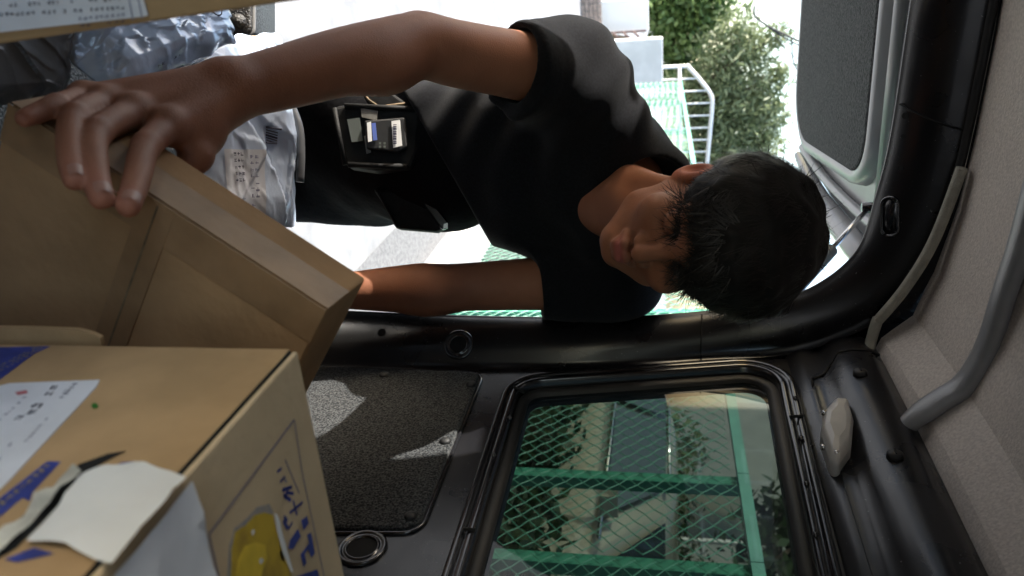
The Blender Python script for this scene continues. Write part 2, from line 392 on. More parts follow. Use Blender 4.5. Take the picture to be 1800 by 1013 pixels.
tree('willow_tree', (b1[0], TY-1, 0), [(b1[0], TY-1, 0), (b1[0]-.1, TY-1, .9), (b1[0]-.2, TY-1, 1.7)],
     [blob(1270, 110, 48, TY-1), blob(1300, 160, 45, TY-1), blob(1280, 200, 50, TY-1), blob(1250, 160, 48, TY-1), blob(1260, 250, 52, TY-1), blob(1310, 230, 45, TY-1), blob(1330, 90, 36, TY-1), blob(1350, 150, 28, TY-1), blob(1365, 200, 22, TY-1), blob(1290, 300, 50, TY-1), blob(1230, 215, 40, TY-1), blob(1240, 300, 50, TY-1), blob(1300, 60, 40, TY-1), blob(1330, 190, 40, TY-1), blob(1345, 250, 36, TY-1), blob(1375, 130, 20, TY-1), blob(1370, 60, 22, TY-1), blob(1210, 170, 40, TY-1)], 15000, .075, M['leafo'], 'olive green narrow leaved tree behind the white gate', spiky=.22)
cb = thing('overhead_cable', onY(1390, 60, 12.5), 'twisted dark overhead cables against the white sky', 'cable')
for pts, r in ((((1326, 10), (1327, 28), (1345, 43), (1365, 54), (1390, 66), (1425, 82)), .016), (((1327, 30), (1350, 47), (1385, 70), (1425, 90)), .012), (((1362, 62), (1385, 90), (1430, 125)), .007), (((1392, 70), (1394, 105), (1405, 130), (1440, 190)), .012)):
    mk('cable_strand', *tube(crom([onY(*p, 12.5) for p in pts], 5), r, 5), M['cable'], cb, True)

# unseen house, added to block bright sky mirrored in the side window
fh = thing('unseen_house', (-15, 17, 0), 'grey house with dark roof, added out of view to darken the side window reflection', 'house')
M['greyr'] = mat('grey_render', (.16, .16, .165), .9, nscale=2, namt=.15); M['rooft'] = mat('roof_tile', (.05, .05, .055), .7, nscale=8, namt=.3)
box('wall', (-21, 12, 0), (-13, 23, 5.4), M['greyr'], fh)
mk('roof', [(-21.5, 11.5, 5.4), (-12.5, 11.5, 5.4), (-12.5, 23.5, 5.4), (-21.5, 23.5, 5.4), (-17, 12.5, 7.0), (-17, 22.5, 7.0)], [(0, 1, 4), (1, 2, 5, 4), (2, 3, 5), (3, 0, 4, 5), (3, 2, 1, 0)], M['rooft'], fh)
for y in (13, 16, 19):
    for z in (1, 3.4):
        wn = box('window', (-13.0, y, z), (-12.94, y+1.6, z+1.2), M['whitep'], fh); box('pane', (-12.945, y+.08, z+.08), (-12.93, y+1.52, z+1.12), M['carglass'], wn)
# neighbour plot beyond the fence
hs = thing('cream_house', (8, 5, 0), 'cream rendered house wall behind the parked car', 'house')
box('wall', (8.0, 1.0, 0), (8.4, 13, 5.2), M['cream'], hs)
for y in (3.2, 6.4, 9.2):
    wn = box('window', (7.96, y, 1.3), (7.999, y+1.1, 2.5), M['whitep'], hs); box('pane', (7.945, y+.06, 1.36), (7.957, y+1.04, 2.44), M['carglass'], wn)
box('eave', (7.7, .8, 5.2), (8.8, 13.2, 5.35), M['brown'], hs)
tree('broad_leaf_shrub', (2.6, 2.15, 0), [(2.6, 2.15, 0), (2.6, 2.15, .5), (2.6, 2.15, 1.0)],
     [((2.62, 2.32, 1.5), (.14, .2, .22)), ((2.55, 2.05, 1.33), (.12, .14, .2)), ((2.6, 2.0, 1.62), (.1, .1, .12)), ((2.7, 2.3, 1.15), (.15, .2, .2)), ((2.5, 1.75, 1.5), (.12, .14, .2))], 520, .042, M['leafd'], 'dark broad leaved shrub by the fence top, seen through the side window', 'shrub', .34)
tree('yellow_shrub', (3.6, 5.4, 0), [(3.6, 5.4, 0), (3.6, 5.4, .5), (3.6, 5.4, .9)], [((3.6, 5.3, 1.25), (.25, .3, .35)), ((3.6, 5.5, .8), (.3, .3, .3))], 1300, .04, M['leaf'], 'small yellow green shrub behind the parked car', 'shrub')
tree('low_bush', (2.5, 4.3, 0), [(2.5, 4.3, 0), (2.5, 4.4, .2), (2.5, 4.4, .4)], [((2.4, 5.2, .55), (.35, .7, .35)), ((2.3, 6.3, .6), (.35, .6, .35)), ((2.4, 7.4, .7), (.35, .7, .4))], 2600, .05, M['leaf'], 'low green bush behind the fence near the van opening', 'bush')

def hedge(name, x, ys_, zt_, label, n):
    tree(name, (x, ys_[0], 0), [(x, ys_[0], 0), (x, ys_[0], .2), (x, ys_[0], .4)], [((x+random.uniform(-.1, .1), y, zt_*k), (.28, .34, zt_*.32)) for y in ys_ for k in (.3, .68)], n, .05, M['leafd'], label, 'hedge')
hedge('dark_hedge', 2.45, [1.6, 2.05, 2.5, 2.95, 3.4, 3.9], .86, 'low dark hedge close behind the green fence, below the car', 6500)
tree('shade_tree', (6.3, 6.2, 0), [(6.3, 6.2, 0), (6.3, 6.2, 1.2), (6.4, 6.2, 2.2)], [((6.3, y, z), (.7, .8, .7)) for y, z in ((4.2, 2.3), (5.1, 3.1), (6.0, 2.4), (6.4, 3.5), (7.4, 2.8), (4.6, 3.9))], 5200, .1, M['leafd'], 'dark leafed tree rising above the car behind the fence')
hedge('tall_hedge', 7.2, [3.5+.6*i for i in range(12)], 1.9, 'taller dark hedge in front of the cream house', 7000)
car = thing('parked_car', (3.75, 4.2, 0), 'cream parked car behind the green fence', 'car')
ys = [2.3, 2.36, 2.6, 3.1, 3.35, 3.9, 4.2, 4.9, 5.5, 5.9, 6.2, 6.35]
zt = [.62, .78, .86, .94, .98, 1.34, 1.40, 1.40, 1.33, 1.02, .98, .8]
bt = [.97, .97, .96, .95, .94, .82, .80, .80, .81, .92, .95, .97]
loops = []
for y, z, k in zip(ys, zt, bt):
    hw = .76 if 2.5 < y < 6.2 else .68; zs = min(z, .95)
    loops.append([(3.75+sx*hw*q, y, zz) for sx, q, zz in ((-1, .94, .26), (-1, 1, .45), (-1, 1.0, zs*.82), (-1, .97, zs), (-1, k*.96 if z > 1 else .93, z-.02), (-.5, 1, z+.015), (.5, 1, z+.015), (1, k*.96 if z > 1 else .93, z-.02), (1, .97, zs), (1, 1.0, zs*.82), (1, 1, .45), (1, .94, .26))])
mk('body', *loft(loops, True, True), M['carpaint'], car, True)
def cg(name, P, mt):
    P = [np.array(p, float) for p in P]; mk(name, P, [tuple(range(len(P)))], mt, car)
cg('side_window', [(2.985, 3.62, 1.0), (3.095, 4.02, 1.33), (3.105, 4.75, 1.345), (2.985, 4.78, 1.0)], M['carglass'])
cg('side_window', [(2.985, 4.86, 1.0), (3.105, 4.84, 1.345), (3.10, 5.35, 1.30), (2.985, 5.7, 1.0)], M['carglass'])
cg('windscreen', [(3.12, 3.36, 1.005), (4.38, 3.36, 1.005), (4.28, 3.86, 1.335), (3.22, 3.86, 1.335)], M['carglass'])
mk('trim_strip', *tube([(2.972, 3.4, .985), (2.972, 5.85, .985)], .012, 6), M['chrome'], car, True)
mk('trim_strip', *tube([(3.09, 4.0, 1.36), (3.10, 5.4, 1.345)], .012, 6), M['chrome'], car, True)
mk('mirror', *merge([box_geo((2.9, 3.62, 1.03), I3[0], I3[1], I3[2], (.14, .08, .1))]), M['carpaint'], car)
for y in (2.98, 5.5):
    for x in (2.985, 4.515):
        wh = mk('wheel', *tube([(x-.03, y, .30), (x+.03, y, .30)], .30, 24), M['tyre'], car)
        mk('rim', *tube([(x-.038, y, .30), (x-.031, y, .30)], .19, 20), M['rim'], wh)
        for k in range(5):
            a = k*1.2566; mk('spoke', *tube([(x-.045, y, .30), (x-.045, y+.18*math.cos(a), .30+.18*math.sin(a))], .018, 4), M['rim'], wh)

# ------------------------------------------------------------ the van
WX = .66; FZ = .64
Ih_b = [(-.6, 1.21, 1.69), (-.34, 1.19, 1.776), (0, 1.19, 1.79), (.34, 1.19, 1.776), (.45, 1.195, 1.754), (.53, 1.205, 1.726), (.592, 1.217, 1.694), (.64, 1.222, 1.66), (.665, 1.222, 1.57)]
van = thing('delivery_van', (0, .3, FZ), 'black interior of a small delivery van with its rear hatch open', 'van')
def solid(o, t, off=1):
    m = o.modifiers.new('solid', 'SOLIDIFY'); m.thickness = t; m.offset = off; return o
WC = [(1.09, 1.146), (1.160, 1.518), (.42, 1.505), (.36, 1.160)]         # window corners (y,z)
WR = [.026, .034, .03, .03]
def wloop(d, x): return [(x, p[0], p[1]) for p in rpoly(offs(WC, d), [r+max(d, -.01) for r in WR], 8)]
wallo = [(WX, -1.1, FZ), (WX, 1.13, FZ), (WX, 1.14, .788), (WX, 1.155, 1.0), (WX, 1.165, 1.192), (WX, 1.18, 1.3), (WX, 1.205, 1.436), (WX, 1.215, 1.57), (WX, -1.1, 1.57)]
V, F = fill([wallo, wloop(.040, WX)])
mk('side_wall', V, F, M['paint'], van)
# pressed window surround: valley, raised bright-edged trim, step, rubber, glass
mk('window_surround', *loft([wloop(.042, WX+.001), wloop(.041, WX-.009), wloop(.036, WX-.012), wloop(.031, WX-.010), wloop(.029, WX-.004), wloop(.027, WX-.010), wloop(.018, WX-.011), wloop(.016, WX-.004), wloop(.0155, WX+.01)], True), M['trim'], van, True)
mk('window_rubber', *loft([wloop(.0165, WX+.006), wloop(.012, WX+.004), wloop(0, WX+.006), wloop(-.001, WX+.03)], True), M['rubber'], van, True)
gl = wloop(.004, WX+.012); mk('window_glass', gl, [tuple(range(len(gl)))], M['glass'], van)
# joint covers and rivets on the surround
jl = wloop(.0225, WX-.0125); 
for fi in (4, 9, 10, 13):
    p = np.array(jl[fi % len(jl)]); 
def on_wall(px, py, x): return onX(px, py, x)
for (px, py) in ((896, 735), (868, 800), (1398, 700), (1408, 770), (1418, 850), (1434, 940)):
    p = on_wall(px, py, WX-.012); mk('rivet', *tube([p+np.array([.004, 0, 0]), p-np.array([.002, 0, 0])], .0035, 8), M['trim'], van, True)
for a, b in (((903, 680), (921, 690)), ((1388, 733), (1412, 731)), ((815, 930), (836, 932))):
    p, q = on_wall(*a, WX-.0125), on_wall(*b, WX-.0125); mk('surround_joint', *tube([p, q], .0022, 6), M['hole'], van, True)

# outer side skin, other side, roof, floor
mk('side_skin', *fill([[(.71, -1.1, .3), (.71, 1.3, .3), (.71, 1.3, 1.5), (.69, 1.3, 1.82), (.69, -1.1, 1.82), (.71, -1.1, 1.5)], [(.70, p[1], p[2]) for p in wloop(.06, .7)]]), M['paint'], van)
mk('header_backing', *loft([[(sx_*p[0], p[1], p[2]) for p in crom(Ih_b, 4)] for sx_ in (1,)]+[[(p[0]*1.05, 1.21, 1.85) for p in crom(Ih_b, 4)]]), M['paint'], van)
def winhole(x, y0, y1, z0, z1): return [(x, a, b) for a, b in rpoly([(y0, z0), (y1, z0), (y1, z1), (y0, z1)], .06, 5)]
for sx_ in (-1, 1):
    nm = 'cab_wall'
    mk(nm, *fill([[(sx_*WX, -1.1, .3), (sx_*WX, -2.0, .3), (sx_*WX, -2.0, 1.05), (sx_*WX, -1.6, 1.85), (sx_*WX, -1.1, 1.85)], [(sx_*WX, a, b) for a, b in rpoly([(-1.2, 1.1), (-1.75, 1.1), (-1.5, 1.6), (-1.2, 1.6)], .05, 5)]]), M['paint'], van)
mk('windscreen_frame', *fill([[(-.7, -2.0, 1.05), (.7, -2.0, 1.05), (.7, -1.6, 1.86), (-.7, -1.6, 1.86)], [(-.58, -1.97, 1.11), (.58, -1.97, 1.11), (.55, -1.66, 1.74), (-.55, -1.66, 1.74)]]), M['paint'], van)
box('dashboard', (-.7, -2.0, .3), (.7, -1.75, 1.05), M['casek'], van, .03)
box('cab_roof', (-.7, -1.62, 1.845), (.7, -1.1, 1.862), M['paint'], van); box('cab_floor', (-.66, -2.0, .55), (.66, -1.1, .62), M['casek'], van)
LW = [(-WX, -1.1, FZ), (-WX, 1.13, FZ), (-WX, 1.155, 1.0), (-WX, 1.18, 1.3), (-WX, 1.215, 1.57), (-WX, 1.215, 1.69), (-WX, -1.1, 1.69)]
mk('opposite_side_wall', *fill([LW, winhole(-WX, -.75, .28, 1.12, 1.53)]), M['paint'], van)
mk('opposite_side_skin', *fill([[(-.71, -1.1, .3), (-.71, 1.3, .3), (-.71, 1.3, 1.85), (-.71, -1.1, 1.85)], winhole(-.71, -.75, .28, 1.12, 1.53)]), M['paint'], van)
box('floor', (-WX, -1.1, FZ-.06), (WX, 1.262, FZ), M['casek'], van)
box('bumper', (-.70, 1.27, .32), (.70, 1.40, .60), M['paint'], van, .03)
box('roof_skin', (-.70, -1.1, 1.845), (.70, 1.27, 1.86), M['paint'], van)

# upper side rail along the top of the window, with its cover plate, screws and clip
prof = [(WX+.002, 1.555), (.652, 1.566), (.646, 1.58), (.648, 1.60), (.640, 1.612), (.628, 1.625), (.622, 1.645), (.622, 1.67), (.630, 1.686), (.645, 1.70)]
def rail(y0, y1, d=0, pr=prof): return loft([[(x-d, y, z) for x, z in pr] for y in (y0, y1)])
mk('upper_rail', *rail(-1.1, 1.222), M['paint'], van, True)
pr2 = [(x-.003, z) for x, z in prof[2:9]]; pr2 = [(prof[2][0], prof[2][1])]+pr2+[(prof[8][0], prof[8][1])]
def seam_y(k, n): return 1.13+.035*(k/n)
L0 = [(x, 1.10+.07*min(1, i/4), z) for i, (x, z) in enumerate(pr2)]; L1 = [(x, -1.0, z) for x, z in pr2]
mk('rail_cover', *loft([L1, L0]), M['paint'], van, True)
mk('cover_seam', *tube([np.array(p)-np.array([.001, 0, 0]) for p in L0], .002, 6), M['hole'], van, True)
for px, py in ((1512, 657), (1573, 802)):
    p = onX(px, py, .619)
    s = mk('screw_cap', *merge([tube([p+np.array([.004, 0, 0]), p-np.array([.004, 0, 0]), p-np.array([.007, 0, 0])], [.010, .010, .006], 14)]), M['rubber'], van, True)
    box('slot', p-np.array([.0085, .005, .001]), p-np.array([.0065, -.005, -.001]), M['hole'], s)
# grey plastic clip cover
cc = [onX(1490, 708, .632), onX(1500, 745, .632), onX(1496, 790, .632), onX(1474, 822, .632), onX(1458, 815, .632), onX(1442, 765, .632), onX(1448, 730, .632), onX(1470, 706, .632)]
ctr = sum(cc)/len(cc)
lo = [[np.array(p)+np.array([.02, 0, 0]) for p in cc], [np.array(p)-np.array([.004, 0, 0]) for p in cc], [ctr+(p-ctr)*.86-np.array([.014, 0, 0]) for p in cc], [ctr+(p-ctr)*.5-np.array([.018, 0, 0]) for p in cc]]
V, F = loft(lo, True, True); clip = mk('clip_cover', V, F, M['clip'], van); mod_bevel(clip, .006, 3)
for px, py in ((1471, 795), (1449, 725), (1447, 785)):
    p = onX(px, py, .620); mk('screw', *tube([p+np.array([.004, 0, 0]), p-np.array([.002, 0, 0])], .0032, 8), M['steel'], clip, True)
# rear frame: hatch opening edge -> pillar / header band
Oh = [(0, 1.268, 1.712), onY(1606, 0, 1.262), onY(1572, 225, 1.26), onY(1546, 335, 1.26), onY(1508, 442, 1.26), onY(1425, 508, 1.26), (.58, 1.26, 1.51), (.597, 1.26, 1.436), (.611, 1.26, 1.3), (.614, 1.26, 1.192), (.612, 1.26, 1.0), (.605, 1.26, .80), (.60, 1.26, .64)]
Ih = [(0, 1.19, 1.787), (.118, 1.19, 1.785), (.34, 1.19, 1.772), (.45, 1.195, 1.75), (.53, 1.205, 1.722), (.592, 1.215, 1.69), (.63, 1.222, 1.655), (.652, 1.22, 1.575), (.6605, 1.208, 1.436), (.6605, 1.183, 1.3), (.6605, 1.168, 1.192), (.6605, 1.157, 1.0), (.6605, 1.142, .80), (.6605, 1.132, .64)]
Ih2 = [Ih[i] for i in (0, 1, 2, 3, 4, 5, 7, 8, 9, 10, 11, 12, 13)]
Oc = crom(Oh, 8); Ic = crom(Ih2, 8)
def band(sx):
    rows = []
    for k, (t, b) in enumerate(((-.03, -.004), (-.025, .004), (0., .006), (.03, .006), (.08, .011), (.3, .014), (.55, .013), (.72, .007), (.84, -.002), (.92, -.006), (1.0, -.002))):
        r = []
        for i, (p, q) in enumerate(zip(Oc, Ic)):
            p, q = np.array(p), np.array(q); tn = nrm(Oc[min(i+1, len(Oc)-1)]-Oc[max(i-1, 0)]); d = nrm(q-p)
            nn = np.cross(tn, d); nn = nn if nn[1] < 0 else -nn
            x = p+(q-p)*t+nrm(nn)*b
            r.append((sx*x[0], x[1], x[2]))
        rows.append(r)
    return rows
for sx in (1, -1):
    outl = [(sx*(.705 if i > 8*5 else .705*(i/40.)), 1.285, 1.845 if i <= 8*5 else min(1.845, max(p[2], .3)+.0)) for i, p in enumerate(Oc)]
    mk('rear_skin', *loft([[(sx*p[0]*1.035, 1.28, 1.2+(p[2]-1.2)*1.03 if p[2] > 1.2 else p[2]) for p in Oc], outl, [(p[0], 1.20, p[2]) for p in outl]]), M['paint'], van)
    nm = 'rear_pillar_frame'
    rows = band(sx); gg = loft(rows); mk(nm, *gg, M['paint'], van, True)
    if sx == 1: bvh = BVHTree.FromPolygons([Vector(v) for v in gg[0]], [tuple(f) for f in gg[1]])
    seal = [np.array([p[0]*1.012, p[1]+.002, 1.2+(p[2]-1.2)*1.01]) for p in rows[1]]
    mk('hatch_seal', *tube(seal, .0055, 8), M['rubber'], van, True)
def on_band(px, py, t=.5):
    r = ray(px, py); h = bvh.ray_cast(Vector(CAM), Vector(r))
    while h[0] is None: px += 3; r = ray(px, py); h = bvh.ray_cast(Vector(CAM), Vector(r))
    n = np.array(h[1]); n = n if n@r < 0 else -n
    return np.array(h[0]), n
def ring(px, py, R, r, depth, parent, name='socket'):
    c, n = on_band(px, py); a = nrm(np.cross(n, [0, 0, 1.])); b = np.cross(n, a)
    circ = lambda rr, h: [c+n*h+rr*(math.cos(t)*a+math.sin(t)*b) for t in np.linspace(0, 2*math.pi, 28, endpoint=False)]
    s = mk(name, *loft([circ(R, -.004), circ(R, .001), circ(R*.92, .002), circ(R*.78, .0008), circ(r*1.2, .0005), circ(r*1.12, .003), circ(r, .003), circ(r*.95, .0004)], True), M['trim'], parent, True)
    h = circ(r, .0006); mk('hole', h, [tuple(range(len(h)))], M['hole'], s)
ring(806, 606, .027, .0145, .01, van)
c, n = on_band(671, 585); a = nrm(np.cross(n, [0, 0, 1.])); h = [c+n*.0015+.008*(math.cos(t)*a+math.sin(t)*np.array([0, 0, 1.])) for t in np.linspace(0, 6.283, 20, endpoint=False)]
mk('hole', h, [tuple(range(20))], M['hole'], van)
# header marks: oval plug, small holes, seam
on_hdr = on_band
pc, n = on_hdr(1560, 381)
ov = [on_hdr(1566+17*math.cos(t)*(1 if abs(math.cos(t)) < 2 else 1), 381+math.copysign(22, math.sin(t))+15*math.sin(t))[0] for t in np.linspace(.001, 6.2832, 40, endpoint=False)]
cen = sum(ov)/len(ov); nn = n
lo = [[p+nn*-.004 for p in ov], [p+nn*.004 for p in ov], [cen+(p-cen)*.93+nn*.006 for p in ov], [cen+(p-cen)*.85+nn*.004 for p in ov], [cen+(p-cen)*.82+nn*.001 for p in ov], [cen+(p-cen)*.78+nn*.003 for p in ov]]
V, F = loft(lo, True); F.append(tuple(range(5*40, 6*40))); mk('oval_plug', V, F, M['trim'], van, True)
for px, py, r in ((1592, 204, 7), (1589, 240, 5), (1584, 296, 6)):
    h = [on_hdr(px+r*math.cos(t), py+r*.8*math.sin(t))[0]+nn*.001 for t in np.linspace(0, 6.283, 14, endpoint=False)]; mk('hole', h, [tuple(range(14))], M['hole'], van)
i0 = 8*2-2
seamp = [np.array(r[i0])-np.array([0, .0012, .0012]) for r in band(1)[4:]]
mk('header_seam', *tube(seamp, .0016, 6), M['hole'], van, True)
i1 = 8*7+1
seamp = [np.array(r[i1])-np.array([.0012, .0012, 0]) for r in band(1)[4:]]
mk('pillar_seam', *tube(seamp, .0013, 6), M['hole'], van, True)

# headliner, piping, roof bow
hx = [(.647, 1.688), (.615, 1.70), (.60, 1.715), (.575, 1.742), (.50, 1.762), (.40, 1.777), (.30, 1.786), (.15, 1.793), (0, 1.796)]
hx = hx + [(-x, z) for x, z in hx[-2::-1]]
ysl = [1.205, 1.15, 1.02, .9, .75, .4, 0, -.5, -1.1]
def hl(x, z, y): return (x, y-.0*abs(x), z + (0.010*math.exp(-((y-.965)/.06)**2)) - (.004 if y > 1.19 else 0))
mk('headliner', *loft([[hl(x, z, y) for x, z in hx] for y in ysl]), M['liner'], van)
pp = [np.array(q) for q in crom([Ih[i] for i in (2, 3, 4, 5)], 8)][0:]
pp = [p+np.array([-.006, -.012, -.004]) for p in pp]+[np.array(q) for q in ((.632, 1.195, 1.678), (.638, 1.15, 1.682), (.640, 1.0, 1.683), (.640, .7, 1.683), (.640, .2, 1.683), (.64, -.6, 1.683))]
mk('piping', *tube(crom(pp, 3), .0085, 8), M['piping'], van, True)
mk('header_lip', *tube([p+np.array([.004, .006, -.002]) for p in crom([Ih[i] for i in (0, 1, 2, 3, 4, 5)], 6)], .0065, 8), M['rubber'], van, True)
bowp = [(.628, .972, 1.676), (.612, .975, 1.69), (.59, .978, 1.715), (.565, .98, 1.742), (.51, .975, 1.758), (.433, .965, 1.763), (.32, .95, 1.768), (.1, .94, 1.772), (-.2, .94, 1.770), (-.5, .95, 1.758), (-.6, .95, 1.70)]
bc = crom(bowp, 6); loops = []
for i, p in enumerate(bc):
    t = nrm(bc[min(i+1, len(bc)-1)]-bc[max(i-1, 0)]); a = np.array([0, 1., 0]); b = nrm(np.cross(t, a))
    wd = .019 if i > 8 else .012+.007*i/8
    loops.append([p+wd*math.copysign(abs(math.cos(q))**.7, math.cos(q))*a+.011*math.copysign(abs(math.sin(q))**.8, math.sin(q))*b for q in np.linspace(0, 6.2832, 16, endpoint=False)])
bow = mk('roof_bow', *loft(loops, True, True), M['greyplast'], van, True)
p = onX(1597, 738, .618); mk('screw', *tube([p+np.array([.004, 0, 0]), p-np.array([.003, 0, 0])], .005, 10), M['steel'], bow, True)

# carpeted lower panel with push fasteners, and the round vent below it
cp = [onX(846, 660, WX), onX(735, 935, WX), onX(480, 935, WX), onX(440, 645, WX)]
cp2 = [(p[1], p[2]) for p in cp]
def cl(d, x, r=.022): return [(x, p[0], p[1]) for p in rpoly(offs(cp2, d), r+max(0, d), 8)]
lo = [cl(0, WX+.001), cl(0, WX-.006), cl(-.003, WX-.008)]; V, F = loft(lo, True); F.append(tuple(range(2*len(lo[0]), 3*len(lo[0]))))
cpt = mk('carpet_panel', V, F, M['felt'], van)
mk('panel_groove', *tube(cl(.004, WX-.001)+[cl(.004, WX-.001)[0]], .0035, 6), M['trim'], van, True)
for px, py in ((675, 659), (828, 676), (783, 776), (722, 908)):
    p = onX(px, py, WX-.008); mk('fastener', *tube([p+np.array([.002, 0, 0]), p-np.array([.002, 0, 0]), p-np.array([.0045, 0, 0])], [.0085, .0085, .004], 14), M['rubber'], cpt, True)
p = onX(637, 965, WX); circ = lambda rr, h: [(WX-h, p[1]+rr*math.cos(t), p[2]+rr*math.sin(t)) for t in np.linspace(0, 6.2832, 32, endpoint=False)]
vt = mk('round_vent', *loft([circ(.031, -.001), circ(.031, .003), circ(.028, .005), circ(.025, .003), circ(.022, .002), circ(.021, .004), circ(.019, .004), circ(.018, .001)], True), M['trim'], van, True)
h = circ(.019, .0012); mk('hole', h, [tuple(range(32))], M['hole'], vt)

# raised rear hatch
hatch = mk('rear_hatch', *loft([[(x*s, y, z+dz) for x, y, z in ((-.63, 1.345, 1.80), (-.645, 1.55, 1.7873), (-.65, 2.0, 1.7589), (-.61, 2.38, 1.735), (.61, 2.38, 1.735), (.65, 2.0, 1.7589), (.645, 1.55, 1.7873), (.63, 1.345, 1.80))] for s, dz in ((.99, .0), (1, .02), (1, .045), (.98, .065))], True, True), M['gatepaint'], van)
mod_bevel(hatch, .012, 3)
def hz(y): return 1.80+(y-1.345)*(-.065/1.035)-.004
def hloop(C, r, dz, d=0): return [(p[0], p[1], hz(p[1])+dz) for p in rpoly(offs(C, d), [q+d for q in r], 8)]
HC = [(-.49, 1.68), (-.55, 2.33), (.55, 2.33), (.49, 1.68)]; HR = [.10, .13, .13, .10]
lo = [hloop(HC, HR, .004, .035), hloop(HC, HR, -.022, .028), hloop(HC, HR, -.026, .012), hloop(HC, HR, -.022, .002)]
mk('inner_frame', *loft(lo, True), M['gatepaint'], hatch, True)
lo = [hloop(HC, HR, -.012), hloop(HC, HR, -.024), hloop(HC, HR, -.026, -.004)]; V, F = loft(lo, True); F.append(tuple(range(2*len(lo[0]), 3*len(lo[0]))))
mk('felt_lining', V, F, M['felt2'], hatch)
for y, r, mm in ((1.38, .012, 'rubber'), (1.41, .008, 'trim'), (1.60, .016, 'gatepaint')):
    mk('frame_rib', *tube([(-.58, y, hz(y)-.004), (0, y, hz(y)-.006), (.58, y, hz(y)-.004)], r, 8), M[mm], hatch, True)
for s in (-1, 1):
    mk('side_rib', *tube(crom([(s*.55, 1.40, hz(1.4)-.004), (s*.575, 1.6, hz(1.6)-.006), (s*.595, 2.0, hz(2.)-.006), (s*.58, 2.3, hz(2.3)-.006)], 5), .012, 8), M['gatepaint'], hatch, True)
    mk('side_flange', *merge([tube([(s*.64, 1.42, hz(1.42)-.02), (s*.645, 1.7, hz(1.7)-.02), (s*.645, 2.0, hz(2.)-.02), (s*.61, 2.33, hz(2.33)-.01)], [.02, .028, .026, .012], 8)]), M['gatepaint'], hatch, True)  # flange added under the hatch edge to keep sun off the man's neck
    box('hinge', (s*.4-.03, 1.262, 1.765), (s*.4+.03, 1.36, 1.79), M['paint'], hatch, .004)
    A = np.array([s*.66, 1.30, 1.514]); Bp = np.array([s*.496, 1.50, 1.728]); mid = A+(Bp-A)*.66
    st = mk('gas_strut', *tube([A, mid, mid+(Bp-A)*.01], [.0125, .0125, .010], 14), M['cyl'], van, True)
    mk('rod', *tube([mid, Bp], .0048, 10), M['steel'], st, True)
    mk('ball_joint', *tube([Bp-np.array([0, 0, .012]), Bp+np.array([0, 0, .03])], .010, 10), M['trim'], st, True)

# ------------------------------------------------------------ cargo
def px_plane_axes(n):
    return None
def marks(p, ex, ey, cols, rows, cw, ch, lift_n, fillp=.85, gap=.15):
    """rows of small blurred-looking printed characters: each a few strokes; p = upper left corner"""
    g = []
    for r in range(rows):
        c = 0
        while c < cols:
            if random.random() < fillp:
                o = p+ex*(c*cw)+ey*(r*ch)
                for k in range(random.choice((3, 4, 5))):
                    a = random.uniform(.05, .45); b = random.uniform(.08, .7); hor = random.random() < .5
                    u0, u1, v0, v1 = (a*.3, .8, b, b+.11) if hor else (a, a+.13, .08, .55+b*.3)
                    g.append(([o+ex*u0*cw+ey*v0*ch*.8+lift_n, o+ex*u1*cw+ey*v0*ch*.8+lift_n, o+ex*u1*cw+ey*v1*ch*.8+lift_n, o+ex*u0*cw+ey*v1*ch*.8+lift_n], [(0, 1, 2, 3)]))
            c += 1
    return merge(g)
def sheet(name, pxs, p0, n, lift, mt, parent, thick=.0004):
    P = [onP(a, b, p0, n)+n*lift for a, b in pxs]; Q = [p+n*thick for p in P]
    V, F = loft([P, Q], True); v2, f2 = fill([Q]); k = len(V); V = V+v2; F = F+[tuple(i+k for i in t) for t in f2]
    return mk(name, V, F, mt, parent)

# the flat carton the man grips, standing tilted behind the nearest carton
e1 = nrm([-.552, .093, -.829]); e2 = nrm(np.array([.054, .996, .076])-np.dot([.054, .996, .076], e1)*e1); e3 = nrm(np.cross(e1, e2)); e3 = e3 if e3[0] > 0 else -e3
P1 = np.array([.245, .518, 1.111]); LA, DA, HA = .296, .07, .36
ca = P1+e1*LA/2+e2*DA/2+e3*HA/2
bA = thing('cardboard_box', P1+e1*LA+e3*HA, 'flat brown taped carton held tilted under the man\'s hand', 'box')
c0 = obox('carton', ca, e1, e2, e3, (LA, DA, HA), M['cardD'], bA, .0025)
for a0, a1 in ((.003, .515), (.525, .997)): obox('flap', P1+e1*LA*(a0+a1)/2-e2*.0012+e3*HA*.5, e1, e2, e3, (LA*(a1-a0), .0025, HA*.992), M['cardD'], bA, .0006)
# packing tape: along the gripped edge and down the middle of the face
obox('tape', P1+e1*LA/2-e2*.0029+e3*.017, e1, e2, e3, (LA*1.0, .0008, .034), M['tape'], bA)
obox('tape', P1+e1*LA/2+e2*.018-e3*.0006, e1, e2, e3, (LA*1.0, .037, .0008), M['tape'], bA)
obox('tape', P1+e1*LA*.52-e2*.0033+e3*HA/2, e1, e2, e3, (.03, .0008, HA*.98), M['tape'], bA)
obox('flap_seam', P1+e1*LA*.52-e2*.0038+e3*HA/2, e1, e2, e3, (.0015, .0006, HA*.98), M['wornbrown'], bA)

